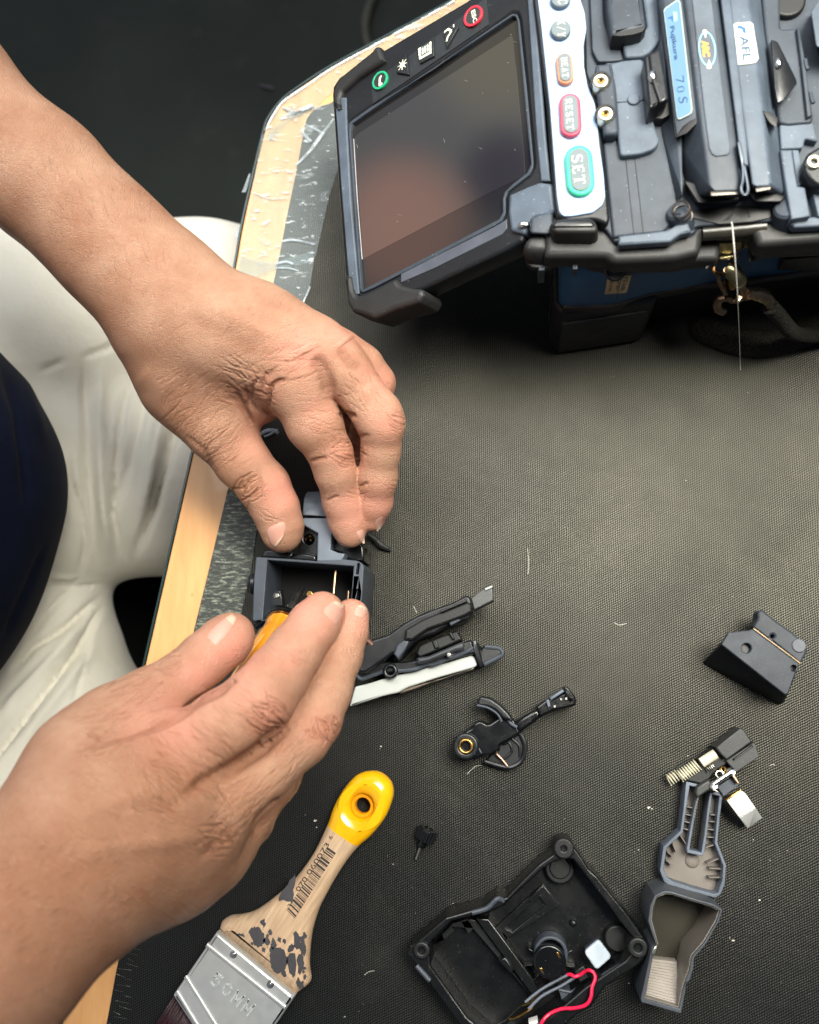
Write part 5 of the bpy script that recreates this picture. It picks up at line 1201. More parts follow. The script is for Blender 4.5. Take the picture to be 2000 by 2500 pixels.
# mid bumper and deck
obj('mid_bumper', [pz(cC([(200, 560), (330, 590), (480, 612), (560, 632), (700, 618), (900, 612), (1040, 590), (1140, 590), (1150, 470), (1330, 440), (1350, 560), (1420, 535), (1520, 528), (1760, 518), (2700, 470), (2700, -1200), (180, -1200)]), 93, 92, 101, bev=2.0, rad=2),
                   pz(cC([(520, 560), (560, 590), (700, 585), (900, 575), (1040, 540), (1060, 420), (1330, 420), (1360, 500), (1760, 470), (2700, 420), (2700, -1200), (180, -1200), (180, 560)]), 103, 98, 109, bev=2.4, rad=2)], RUBB, fs)
obj('deck', [pz([(1320, -500), (1356, 480), (1480, 570), (1500, 598), (1640, 590), (1700, 560), (1760, 555), (1900, 545), (2450, 510), (2400, -500)], 109, 107, 111.5, bev=.8, rad=1)], DECK, fs)
obj('deck_lip', [prism(TF, cC([(600, 405), (640, 398), (875, 372), (940, 330), (990, 330), (1010, 380), (945, 395), (890, 436), (600, 455)]), 110, 114.5, bev=.8, rad=.6)], DECKL, fs)
obj('deck_lip', [prism(TF, cC([(1560, 330), (1600, 300), (1800, 290), (2200, 270), (2200, 320), (1800, 345), (1590, 355)]), 110, 114.5, bev=.8, rad=.6)], DECKL, fs)
obj('valley_plate', [prism(TF, cK([(780, -950), (760, 420), (850, 1290), (1330, 1240), (1480, 1090), (1440, 500), (1400, 100), (1250, -950)]), 110, 113, bev=1.0, rad=1)], DECK, fs)
obj('groove', [tubepx([(x, y, 113) for x, y in cK([(970, 520), (1010, 900), (1050, 1258)])], .22, 6), tubepx([(x, y, 113) for x, y in cK([(1055, 525), (1095, 850), (1140, 1250)])], .22, 6)], DARKM, fs)
obj('valley_slope', [hullpx([(x, y, z) for (x, y), z in zip(cB([(640, -400), (745, 700), (860, 1220), (880, -400), (870, 820), (905, 1170)]), (112, 112, 112, 118, 118, 118))] + [(x, y, 108) for x, y in cB([(640, -400), (860, 1220), (905, 1180), (880, -400)])], .6)], DECK, fs)
obj('cover_plate', [prism(TF, cB([(465, 385), (540, 362), (665, 352), (690, 560), (740, 770), (768, 850), (735, 895), (650, 925), (530, 937), (516, 830), (500, 600)]), 111, 116, bev=.8, rad=1.6)], DECKL, fs)
obj('hinge_block', [prism(TF, cB([(380, 384), (480, 376), (505, 520), (524, 785), (500, 806), (434, 808), (400, 620), (376, 480)]), 111, 118.5, bev=1.4, rad=1)], DECK, fs)
for p in cB([(412, 482), (440, 680)]):
    s_ = obj('socket_screw', [disc(TF, p, 3.0, 112, 121, .5, 1.3, 30)], metal('pale_screw', (220, 214, 190), .4), fs)
    obj('socket', [disc(TF, p, 1.4, 112, 120, 0, .7, 16)], BRASS, s_)
    obj('washer_well', [disc(TF, p, 4.0, 111, 118.9, .3, 3.1, 30)], DARKM, fs)
obj('plate_detail', [disc(TF, cB([(610, 592)])[0], 2.4, 115, 117, .5), prism(TF, cB([(505, 588), (570, 592), (570, 610), (508, 614)]), 115, 116.5, bev=.3), prism(TF, cB([(640, 588), (664, 585), (666, 602), (640, 606)]), 115, 116.5, bev=.3)], DECKL, fs)
obj('rear_block', [prism(TF, cB([(440, -200), (640, -200), (690, 160), (600, 190), (475, 216), (450, 60)]), 111, 121, bev=2, rad=1), prism(TF, cB([(460, 215), (520, 260), (545, 360), (480, 368), (395, 370), (360, 300), (340, -150), (420, -150), (430, 120)]), 111, 114, bev=.5, rad=1)], DECK, fs)
obj('recess', [prism(TF, cB([(478, 212), (560, 180), (686, 160), (660, 190), (600, 208), (530, 216)]), 113, 122, bev=.2)], DARKM, fs)
obj('rear_block', [prism(TF, cB([(640, -200), (750, -200), (775, 240), (700, 320), (660, 340), (560, 345), (540, 250), (690, 165)]), 111, 116, bev=1, rad=1)], DECKL, fs)
obj('fibre_clamp', [prism(TF, cB([(672, 340), (690, 320), (772, 288), (790, 300), (818, 590), (800, 610), (706, 655), (694, 560)]), 112, 126, bev=1.2, rad=1), prism(TF, cB([(700, 325), (770, 292), (815, 595), (765, 618), (720, 480)]), 124, 127.5, bev=.8)], BLK, fs)
obj('clamp_pin', [sphere(P(*cB([(722, 462)])[0], 126.5), 1.7, (1, 1.5, 1))], CHROME, fs)
obj('recess', [prism(TF, cB([(698, 655), (760, 640), (822, 600), (830, 690), (780, 715), (730, 712)]), 111, 118, bev=.5)], DARKM, fs)

# button panel
obj('panel_base', [prism(TF, [(1297, -260), (1302, 0), (1335, 250), (1354, 500), (1360, 528), (1385, 540), (1450, 535), (1482, 548), (1490, 533), (1480, 420), (1462, 250), (1434, 170), (1432, 60), (1420, 0), (1400, -260)], 104, 115, bev=1.2, rad=1.5)], BLK, fs)
WPAN = plastic('panel_white', (150, 172, 204), .5, spec=.3, var=.04, grain=0)
PLo = [(1305, -200), (1313, 0), (1320, 50), (1343, 260), (1360, 480), (1366, 517), (1375, 527), (1397, 527), (1448, 518), (1471, 500), (1478, 480), (1474, 425), (1463, 350), (1456, 272), (1452, 252), (1434, 205), (1426, 160), (1425, 110), (1432, 70), (1428, 30), (1418, 0), (1405, -200)]
pn = obj('button_panel', [prism(TF, PLo, 114.9, 116, bev=.4, rad=1)], WPAN, fs)
GREYB = plastic('button_grey', (104, 114, 118), .55, spec=.3, var=.06, grain=0)
IVORY = plastic('ivory_print', (214, 214, 196), .5, var=.05, grain=0)
def stadium(c, top, bot, w):                        # px: top, bottom centre points of a pill button
    (x0, y0), (x1, y1) = top, bot
    a = np.array(TF.px(x0, y0, 118)); b = np.array(TF.px(x1, y1, 118)); d = b - a; L = np.linalg.norm(d); d /= L; n = np.array([-d[1], d[0]]); r_ = w / 2
    out = []
    for s, e in ((1, b), (-1, a)):
        for i in range(13):
            t = -math.pi / 2 + math.pi * i / 12
            out.append(tuple(e - d * r_ * s + (d * math.cos(t) * s + n * math.sin(t) * s) * r_))
    return out
GL = {'S': [(.86, .80, .86, .97, .06), (.80, .86, .62, .97, .08), (.66, .965, .36, .965, .08), (.40, .97, .14, .80, .13), (.14, .82, .20, .62, .15), (.16, .66, .84, .38, .20), (.82, .42, .88, .22, .15), (.88, .24, .62, .03, .12), (.66, .035, .34, .035, .08), (.38, .03, .12, .18, .08), (.12, .03, .12, .24, .06)],
      'E': [(.24, 0, .24, 1, .20), (.05, .965, .86, .965, .08), (.05, .035, .90, .035, .08), (.24, .52, .64, .52, .07), (.64, .40, .64, .64, .06), (.86, .96, .86, .78, .06), (.90, .02, .90, .24, .06)],
      'T': [(.5, 0, .5, 1, .20), (.04, .965, .96, .965, .08), (.30, .035, .70, .035, .08), (.05, .98, .05, .76, .06), (.95, .98, .95, .76, .06)],
      'R': [(.22, 0, .22, 1, .20), (.04, .965, .62, .965, .08), (.04, .035, .42, .035, .08), (.60, .96, .80, .86, .14), (.80, .88, .80, .62, .16), (.80, .64, .60, .52, .14), (.24, .51, .64, .51, .07), (.52, .52, .84, .02, .17), (.76, .035, .98, .035, .08)],
      'H': [(.2, 0, .2, 1, .19), (.8, 0, .8, 1, .19), (.2, .5, .8, .5, .08), (.04, .965, .38, .965, .08), (.62, .965, .96, .965, .08), (.04, .035, .38, .035, .08), (.62, .035, .96, .035, .08)],
      'A': [(.14, .02, .50, .98, .08), (.46, .98, .84, .02, .19), (.26, .34, .72, .34, .07), (.02, .035, .30, .035, .08), (.66, .035, .98, .035, .08)],
      'X': [(.14, .98, .86, .02, .20), (.84, .98, .14, .02, .08), (.02, .965, .38, .965, .08), (.66, .965, .96, .965, .08), (.02, .035, .34, .035, .08), (.64, .035, .98, .035, .08)],
      'Y': [(.5, 0, .5, .5, .18), (.14, .98, .52, .46, .18), (.86, .98, .50, .46, .08), (.02, .965, .34, .965, .08), (.70, .965, .98, .965, .08), (.32, .035, .68, .035, .08)],
      '/': [(.2, -.05, .8, 1.05, .10)],
      'C': [(.88, .72, .88, .97, .06), (.86, .82, .60, .97, .08), (.64, .965, .40, .965, .08), (.44, .97, .16, .74, .13), (.16, .76, .16, .24, .18), (.16, .26, .44, .03, .13), (.40, .035, .66, .035, .08), (.62, .03, .90, .24, .08)],
      '7': [(.08, .93, .92, .93, .14), (.08, .98, .08, .76, .06), (.90, .93, .42, 0, .14)], '0': [(.5, .965, .22, .80, .07), (.18, .84, .18, .18, .15), (.2, .2, .5, .035, .07), (.5, .965, .8, .80, .07), (.82, .84, .82, .18, .15), (.8, .2, .5, .035, .07)]}
def serif(s, F, h, o, x, y, gap=.22, depth=.1):
    o, x, y = [np.array(p, float) for p in (o, x, y)]; out = []; n = len(s); w = 1 / (n + (n - 1) * gap)
    for i, ch in enumerate(s):
        a = o + (x - o) * (i * w * (1 + gap)); b = a + (x - o) * w
        out += strokes(GL[ch], F, h, tuple(a), tuple(b), tuple(a + (y - o)), depth=depth)
    return out
def pill(top, bot, w, wi, ringc, word, o, x, y):
    m_ = plastic('ring_colour', ringc, .4, var=.04, grain=0)
    b_ = obj('button', [prism_uv(TF, stadium(None, top, bot, w), 116, 118.2, bev=.5)], m_, pn)
    d = np.array(bot) - np.array(top); k_ = (w - wi) / 2 / (np.linalg.norm(np.array(TF.px(*bot, 118)) - np.array(TF.px(*top, 118))))
    t2 = tuple(np.array(top) + d * k_); b2 = tuple(np.array(bot) - d * k_)
    obj('button_cap', [prism_uv(TF, stadium(None, t2, b2, wi), 118, 118.7, bev=.25)], GREYB, b_) if False else None
    bc = obj('button_cap', [prism_uv(TF, stadium(None, t2, b2, wi), 118, 118.7, bev=.25)], GREYB, pn)
    obj('button_word', serif(word, TF, 118.7, o, x, y, depth=.12), IVORY, bc)
sc110 = FOC / (HC - 116)
pill(cK([(512, 412)])[0], cK([(552, 886)])[0], 62 / sc110 * 1.14, 45 / sc110 * 1.1, (40, 206, 140), 'SET', cK([(450, 505)])[0], cK([(480, 790)])[0], cK([(555, 490)])[0])
pill(cB([(222, 562)])[0], cB([(236, 818)])[0], 50 / sc110 * 1.1, 36 / sc110 * 1.1, (206, 60, 84), 'RESET', cB([(197, 597)])[0], cB([(208, 785)])[0], cB([(238, 590)])[0])
pill(cB([(187, 318)])[0], cB([(205, 502)])[0], 42 / sc110, 30 / sc110 * 1.08, (214, 130, 92), 'HEAT', cB([(172, 348)])[0], cB([(180, 468)])[0], cB([(210, 343)])[0])
b_ = obj('button', [disc(TF, cB([(170, 170)])[0], 27 / sc110, 116, 118.4, .6, 0, 36)], GREYB, pn)
obj('button_word', serif('X/Y', TF, 118.4, cB([(147, 120)])[0], cB([(152, 225)])[0], cB([(195, 118)])[0], depth=.12), IVORY, b_)
b_ = obj('button', [disc(TF, cB([(170, -15)])[0], 27 / sc110, 116, 118.4, .6, 0, 36)], GREYB, pn)
obj('button_word', serif('C', TF, 118.4, cB([(152, -6)])[0], cB([(156, 28)])[0], cB([(206, -8)])[0], depth=.12), IVORY, b_)
for p in (cB([(242, 268)])[0], cB([(328, 830)])[0], cB([(362, 1205)])[0]): obj('indicator', [disc(TF, p, .95, 115.8, 116.25, .15)], plastic('indicator_tan', (176, 170, 150), .4), pn)

# wind covers
def slab(top, bot, z1, z0, bev=1.2): return hullpx([(x, y, z1) for x, y in top] + [(x, y, z0) for x, y in bot], bev)
COVL = plastic('cover_grey', (80, 88, 98), .52, spec=.35, wear=.4, wearc=(190, 195, 200))
wc = obj('wind_cover', [slab(cB([(870, -400), (1010, 700), (1068, 1152), (1238, 1150), (1255, 1090), (1230, 860), (1100, -100), (1060, -400)]), cB([(740, -400), (845, 830), (905, 1060), (960, 1200), (1250, 1215), (1280, 1100), (1110, -400)]), 128, 111)], DECK, fs)
obj('cover_panel', [prism(TF, cB([(915, -300), (950, -100), (1030, 640), (1062, 890), (1080, 925), (1105, 940), (1170, 932), (1190, 920), (1192, 880), (1130, 400), (1070, -100), (1050, -300)]), 127.5, 128.6, bev=.5, rad=.5)], COVL, wc)
obj('label_pad', [hullpx([(x, y, z) for (x, y), z in zip(cB([(750, -60), (790, 0), (885, -100), (1016, 700), (862, 826)]), (122, 124, 126.5, 126.5, 122))] + [(x, y, 112) for x, y in cB([(735, -60), (850, 840), (1010, 720), (885, -100)])], .6)], DECK, wc)
LPn = Frame(P(*cB([(862, 826)])[0], 122), P(*cB([(1016, 700)])[0], 126.5) - P(*cB([(862, 826)])[0], 122), np.cross(P(*cB([(1016, 700)])[0], 126.5) - P(*cB([(862, 826)])[0], 122), P(*cB([(885, -100)])[0], 126.5) - P(*cB([(1016, 700)])[0], 126.5)))
LBL = plastic('label_blue', (96, 130, 164), .55, spec=.3, var=.05, grain=0); LBE = plastic('label_edge', (160, 172, 166), .55, spec=.3, var=.05, grain=0)
lo_ = cB([(788, 62), (800, 45), (862, 2), (880, -2), (890, 12), (962, 655), (955, 680), (940, 692), (890, 716), (876, 718), (868, 700)])
li_ = cB([(794, 68), (804, 52), (864, 10), (876, 6), (884, 16), (955, 652), (950, 672), (936, 685), (888, 708), (878, 710), (872, 696)])
obj('name_label', [prism(LPn, lo_, .1, .75, bev=.1)], LBE, wc)
lb = obj('name_label_face', [prism(LPn, li_, .7, .85)], LBL, wc)
NAVI = plastic('label_ink', (24, 62, 92), .4, var=.05, grain=0); ROY = plastic('royal_blue', (32, 84, 190), .4, var=.05, grain=0); SKYB = plastic('sky_mark', (140, 200, 244), .4, var=.04, grain=0)
obj('label_print', [text_shape('Fujikura', LPn, .86, *cL([(140, 285), (188, 640), (200, 268)]), depth=.06, bold=.03)] + serif('70', LPn, .86, cL([(215, 805)])[0], cL([(228, 985)])[0], cL([(300, 790)])[0], .35, .06) + serif('S', LPn, .86, cL([(242, 1020)])[0], cL([(250, 1095)])[0], cL([(335, 1010)])[0], .3, .06), NAVI, lb)
obj('brand_mark', [prism(LPn, cL([(132, 190), (185, 162), (190, 225), (176, 218), (165, 190), (140, 200)]), .85, .93)], ROY, lb)
obj('brand_mark', [prism(LPn, cL([(188, 125), (228, 128), (232, 215), (196, 225)]), .85, .92)], SKYB, lb)
# round emblem
TH = 128.6
def ell_ring(c, rx, ry, rot, w, h0, h1):
    o_ = circ(c, rx, 40, 0, ry, rot); i_ = circ(c, rx - w, 40, 0, ry - w, rot); return prism(TF, o_, h0, h1, [i_])
ec = cL([(547, 515)])[0]
em = obj('emblem', [ell_ring(ec, 21, 43, math.radians(-6), 3.2, TH, TH + .12)], plastic('emblem_blue', (128, 184, 206), .4, var=.05, grain=0), wc)
obj('emblem_arrow', [prism(TF, cL([(498, 325), (520, 310), (545, 325), (530, 400)]), TH, TH + .16), prism(TF, cL([(568, 625), (592, 712), (570, 724), (543, 716)]), TH, TH + .16)], IVORY, em)
obj('emblem_word', [text_shape('ARC', TF, TH + .02, *cL([(482, 432), (500, 600), (560, 430)]), depth=.1, bold=.05)], plastic('emblem_amber', (222, 160, 60), .4, var=.05, grain=0), em)
obj('recess', [hullpx([(x, y, z) for (x, y), z in zip(cB([(857, 830), (905, 760), (950, 725), (1017, 698), (985, 745), (930, 800)]), (122.2, 123.5, 125, 126.6, 125.5, 124))] + [(x, y, 115) for x, y in cB([(870, 820), (1010, 710)])], .1)], DARKM, wc)
obj('cover_front', [slab(cB([(1068, 1150), (1240, 1150), (1236, 1168), (1075, 1178)]), cB([(1068, 1156), (1240, 1152), (1230, 1172), (1080, 1182)]), 128.4, 122, .3)], GUN, wc)
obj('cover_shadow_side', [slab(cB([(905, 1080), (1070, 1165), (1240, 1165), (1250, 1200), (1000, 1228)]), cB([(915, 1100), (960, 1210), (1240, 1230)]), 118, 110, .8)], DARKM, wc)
obj('cover_spine', [slab(cB([(1085, -400), (1148, -400), (1165, 0), (1290, 860), (1300, 1000), (1262, 980), (1240, 850), (1135, 0)]), cB([(1080, -400), (1160, -400), (1300, 1050), (1240, 1050)]), 129.5, 118, .5)], DECKL, wc)
obj('latch_lever', [tubepx([(x, y, 131) for x, y in cB([(1248, 900), (1266, 1000), (1268, 1080), (1257, 1130), (1266, 1165), (1285, 1170), (1298, 1145), (1294, 1100), (1275, 1000)])], .55, 8), slab(cB([(1230, 850), (1254, 856), (1276, 960), (1262, 1000)]), cB([(1232, 860), (1260, 1000)]), 131.5, 128, .3)], metal('brushed_silver', (110, 118, 126), .4), wc)
obj('gap', [slab(cB([(1145, -400), (1168, -400), (1180, 0), (1318, 1100), (1300, 1110), (1160, 0)]), cB([(1150, -400), (1315, 1100)]), 119, 111, .2)], DARKM, fs)
w2 = obj('wind_cover', [slab(cB([(1130, -400), (1178, 0), (1262, 700), (1322, 1125), (1440, 1118), (1395, 700), (1300, 0), (1250, -400)]), cB([(1135, -400), (1325, 1150), (1500, 1190), (1535, 1165), (1478, 700), (1392, 0), (1340, -400)]), 128, 111)], DECKL, fs)
obj('cover_front', [slab(cB([(1340, 1130), (1440, 1118), (1436, 1138), (1345, 1155)]), cB([(1340, 1135), (1440, 1122), (1432, 1145), (1350, 1160)]), 128.3, 122, .3)], GUN, w2)
WL = plastic('label_white', (190, 194, 184), .55, spec=.3, var=.03, grain=0)
al = obj('maker_label', [prism(TF, cB([(1203, 150), (1222, 138), (1310, 130), (1328, 142), (1362, 350), (1348, 372), (1330, 380), (1240, 390), (1228, 375), (1215, 300)]), 128, 128.5, bev=.15)], WL, w2)
obj('label_print', [text_shape('AFL', TF, 128.52, *cL([(885, 380), (925, 640), (975, 372)]), depth=.06, bold=.02)], NAVI, al)
obj('brand_mark', [prism(TF, cL([(862, 268), (905, 268), (950, 295), (958, 350), (925, 345), (915, 305), (868, 300)]), 128.5, 128.58)], ROY, al)
obj('brand_mark', [prism(TF, cL([(945, 262), (1000, 262), (1010, 350), (975, 356), (968, 300)]), 128.5, 128.57)], SKYB, al)
obj('recess', [slab(cR([(238, 1040), (330, 1060), (385, 1110), (370, 1200), (300, 1150)]), cR([(250, 1060), (370, 1190)]), 128.2, 118, .2)], DARKM, w2)
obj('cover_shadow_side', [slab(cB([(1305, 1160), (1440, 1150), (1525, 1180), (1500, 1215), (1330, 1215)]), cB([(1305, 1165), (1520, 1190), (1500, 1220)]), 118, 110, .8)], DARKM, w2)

# right side of the deck
obj('side_plate', [prism(TF, cR([(230, -100), (400, -100), (410, 270), (560, 262), (600, 420), (720, 1100), (700, 1150), (470, 1170), (400, 1150), (300, 500), (265, 310)]), 111, 116, bev=1, rad=1)], DECK, fs)
obj('side_rail', [prism(TF, cR([(560, 262), (590, 262), (640, 560), (705, 1080), (660, 1100), (600, 560)]), 115, 118, bev=.6), tubepx([(x, y, 118) for x, y in cR([(640, 560), (650, 620), (665, 655)])], .8, 8), tubepx([(x, y, 118) for x, y in cR([(690, 870), (700, 930), (715, 970)])], .8, 8)], DECK, fs)
obj('fibre_clamp', [slab(cR([(315, 370), (385, 395), (440, 770), (480, 780), (550, 740), (575, 780), (470, 840), (440, 940), (375, 975), (350, 830)]), cR([(320, 380), (450, 780), (380, 970)]), 121, 112, .6)], BLK, fs)
obj('clamp_pin', [sphere(P(*cR([(386, 595)])[0], 121.5), 1.4, (1, 1.6, 1))], CHROME, fs)
obj('side_arm', [slab(cR([(690, 110), (770, 0), (1000, 0), (1000, 470), (770, 450), (740, 430)]), cR([(690, 120), (745, 450), (1000, 480)]), 123, 112, 1)], DECKL, fs)
obj('dark_knob', [disc(TF, cR([(475, 0)])[0], 7, 111, 114, 1)], DARKM, fs)
obj('arm_with_screw', [prism(TF, cR([(640, 1500), (660, 1440), (775, 1370), (1000, 1300), (1000, 1760), (770, 1750), (680, 1680), (630, 1600)]), 112, 122, bev=1.2, rad=2)], BLK, fs)
s_ = obj('socket_screw', [disc(TF, cR([(728, 1512)])[0], 2.7, 118, 123.5, .5, 1.1, 30)], metal('pale_screw_b', (220, 214, 190), .4), fs)
obj('front_step', [prism(TF, cR([(405, 1405), (518, 1405), (545, 1600), (570, 1745), (640, 1760), (690, 2030), (510, 2060), (470, 1830)]), 111, 118, bev=.7), prism(TF, cR([(518, 1405), (580, 1410), (630, 1740), (565, 1745)]), 111, 115, bev=.4), prism(TF, cR([(400, 1170), (720, 1150), (760, 1330), (640, 1300), (620, 1390), (410, 1400)]), 111, 115, bev=.6, rad=.8), prism(TF, cR([(700, 1760), (1000, 1780), (1000, 2030), (760, 2030)]), 111, 116, bev=.6)], DECKL, fs)

# front mechanism
obj('mechanism_bay', [slab(cP([(130, 130), (180, 60), (560, 20), (870, 0), (1300, 60), (1290, 130), (950, 200), (560, 230)]), cP([(200, 260), (1200, 240)]), 112, 100, .5), slab(cP([(330, 240), (1200, 180), (1240, 330), (880, 340), (560, 420), (340, 400)]), cP([(340, 420), (1200, 360)]), 106, 96, .5)], DARKM, fs)
for a_, b_2, c_2 in ((cP([(60, 60)])[0], cP([(170, 390)])[0], cP([(20, 300)])[0]), (cP([(1335, 30)])[0], cP([(1300, 290)])[0], cP([(1440, 200)])[0])):
    A3 = P(*a_, 116); B3 = P(*b_2, 103)
    bl = obj('pivot_boss', [lathe(A3, B3 - A3, [(0, 3.6), (1, 4.4), (np.linalg.norm(B3 - A3) * .5, 5.0), (np.linalg.norm(B3 - A3), 5.6)], 26)], DECK, fs)
    obj('pivot_screw', [lathe(B3, B3 - A3, [(-.1, 4.9), (.6, 4.8), (.7, 3.6), (.2, 3.3), (.2, .1)], 26)], GUN, bl)
obj('torsion_spring', [helix(P(*cP([(95, 20)])[0], 121), P(*cP([(150, 150)])[0], 113), 3.0, .35, 3.0, 16)], GUN, fs)
obj('boss_web', [slab(cP([(0, 240), (80, 200), (250, 200), (290, 320), (60, 420), (-30, 400)]), cP([(0, 250), (260, 330), (60, 420)]), 111, 102, 1), slab(cP([(1180, 210), (1400, 90), (1460, 170), (1440, 260), (1200, 300)]), cP([(1200, 260), (1440, 260)]), 110, 102, 1)], DECK, fs)
obj('cross_bar', [tubepx([(x, y, 107) for x, y in cP([(350, 330), (700, 300), (1090, 262)])], 3.0, 14, 1)], plastic('bar_black', (46, 44, 38), .3), fs)
obj('bar_edge', [tubepx([(x, y, 108) for x, y in cP([(215, 232), (380, 200), (545, 165)])], .7, 8, 1), tubepx([(x, y, 108) for x, y in cP([(945, 140), (1080, 125), (1290, 108)])], .7, 8, 1), tubepx([(x, y, 105) for x, y in cP([(365, 352), (700, 328), (1080, 290)])], .5, 8, 1)], metal('edge_glint', (180, 172, 140), .3), fs)
obj('sheath_clip', [slab(cP([(560, 200), (720, 60), (740, 90), (700, 190), (590, 215)]), cP([(570, 210), (700, 190)]), 112, 106, .5), slab(cP([(860, 70), (900, 60), (950, 150), (880, 180)]), cP([(880, 180), (940, 160)]), 112, 106, .5)], GUN, fs)
# D-ring bracket
def strip(line, z0, z1, t):
    uv = [np.array(TF.px(x, y, z1)) for x, y in line]; V = []; Fc = []
    for i, p in enumerate(uv):
        d = uv[min(i + 1, len(uv) - 1)] - uv[max(i - 1, 0)]; d /= np.linalg.norm(d); n_ = np.array([-d[1], d[0]]) * t / 2
        for q, z in ((p - n_, z0), (p - n_, z1), (p + n_, z1), (p + n_, z0)): V.append((q[0], q[1], z))
    for i in range(len(uv) - 1):
        for j in range(4): Fc.append((4 * i + j, 4 * i + (j + 1) % 4, 4 * i + 4 + (j + 1) % 4, 4 * i + 4 + j))
    Fc += [(0, 1, 2, 3), tuple(4 * (len(uv) - 1) + k for k in (3, 2, 1, 0))]
    return np.array(V), Fc
db = obj('strap_bracket', [strip(cP([(330, 425), (520, 402), (570, 432), (720, 432), (850, 405), (905, 360), (1235, 335)]), 92, 101, 1.5)], GOLDM, fs)
obj('bracket_drop', [slab(cP([(540, 440), (860, 415), (840, 480), (560, 500)]), cP([(550, 520), (770, 510)]), 97, 90, .5), slab(cP([(553, 590), (785, 560), (790, 600), (555, 650)]), cP([(555, 660), (780, 640)]), 92, 86, .8)], GOLDM, db)
obj('bolt', [lathe(P(*cP([(410, 490)])[0], 94), (0, -1, .25), [(-4, 3.2), (0, 3.4), (1.2, 2.6), (1.6, 1.2), (1.0, .1)], 22)], GUN, db)
obj('bolt', [lathe(P(*cP([(1145, 405)])[0], 95), (0, -1, .25), [(-4, 3.4), (0, 3.6), (1.2, 2.8), (1.6, 1.2), (1.0, .1)], 22)], GUN, db)
obj('rubber_ear', [slab(cP([(390, 560), (475, 540), (480, 680), (410, 760), (380, 740)]), cP([(400, 600), (470, 750)]), 96, 88, 1.2), slab(cP([(900, 490), (970, 500), (975, 560), (930, 690), (880, 640)]), cP([(900, 520), (930, 690)]), 96, 88, 1.2)], RUBB, fs)
# snap hook
hk = empty('snap_hook', P(*cP([(760, 900)])[0], 70), 'gold coloured snap hook hanging from the front of the splicer', 'hook')
HKM = metal('hook_metal', (186, 160, 130), .28)
def hz_(pts): return [(x, y, z) for (x, y), z in zip(cP([p[:2] for p in pts]), [p[2] for p in pts])]
obj('ring', [tubepx(hz_([(540, 640, 88), (490, 690, 84), (490, 760, 80), (550, 800, 78), (620, 795, 80), (640, 760, 84)]), 1.2, 10)], HKM, hk)
obj('link', [tubepx(hz_([(650, 755, 84), (700, 770, 84), (760, 850, 82), (785, 885, 79)]), 3.4, 14)], GOLDM, hk)
obj('frame', [tubepx(hz_([(550, 820, 80), (560, 900, 76), (600, 980, 72), (640, 1040, 68)]), 1.1, 10), tubepx(hz_([(640, 1080, 66), (720, 1115, 64), (790, 1100, 66), (850, 1040, 70), (820, 960, 74), (785, 890, 78)]), 1.6, 10), slab(cP([(780, 890), (835, 1010), (850, 1080), (780, 1150), (760, 1000)]), cP([(785, 900), (845, 1070), (790, 1140)]), 70, 66, .6)], HKM, hk)
obj('swivel', [tubepx(hz_([(640, 930, 74), (690, 900, 74), (730, 970, 72)]), 2.0, 10)], BRASS, hk)
obj('jaw', [tubepx(hz_([(860, 1050, 70), (940, 1035, 68), (1040, 1055, 64), (1130, 1110, 60), (1150, 1190, 57)]), [2.6] * 8 + [3.0] * 8 + [2.6] * 5 + [1.6] * 4, 14), tubepx(hz_([(640, 1075, 66), (570, 1095, 64), (530, 1150, 60), (550, 1220, 56), (610, 1245, 54)]), 2.0, 12)], HKM, hk)
m = MT('webbing'); m.set(col=m.ramp(m.noise(1500, 3, .7), .4, .65, (.006, .006, .005, 1), (.045, .042, .032, 1)), rough=.9, spec=.2, normal=m.bump(m.noise(1100, 3), .0006, .9)); WEB = m.m
def flat(line, r_, zsc=.35):
    V, Fc = tubepx(line, r_, 12); c = projv(V); return V, Fc
obj('strap', [tubepx(hz_([(1150, 1190, 55), (1250, 1300, 46), (1400, 1480, 34), (1500, 1520, 24), (1750, 1530, 14), (2000, 1500, 8)]), 3.6, 12), tubepx([(1690, 790, 2), (1740, 812, 2.4), (1810, 835, 2.6), (1880, 838, 2.6), (1960, 815, 2.6), (2060, 780, 2.6)], [2, 4, 5, 6, 6.5, 7, 7, 7, 7, 7, 7, 7, 7, 7, 7, 7, 7, 7, 7, 7, 7, 7, 7, 7, 7, 7, 7, 7, 7, 7, 7], 14)], WEB,
    label='dark woven carry strap lying in front of the splicer', cat='strap')
# glass fibre
m = MT('glass_fibre'); m.set(col=(.85, .83, .78, 1), rough=.15, spec=.8, alpha=.75); GF = m.m
obj('glass_fibre', [tubepx(hz_([(700, 200, 120), (715, 300, 118), (740, 600, 112), (762, 900, 100), (775, 1150, 85), (790, 1500, 50), (806, 1930, 6)]), [.3] * 12 + [.24] * 12 + [.13] * 13, 6)], GF, label='hair thin clear glass fibre hanging down from the splicer front', cat='fibre')

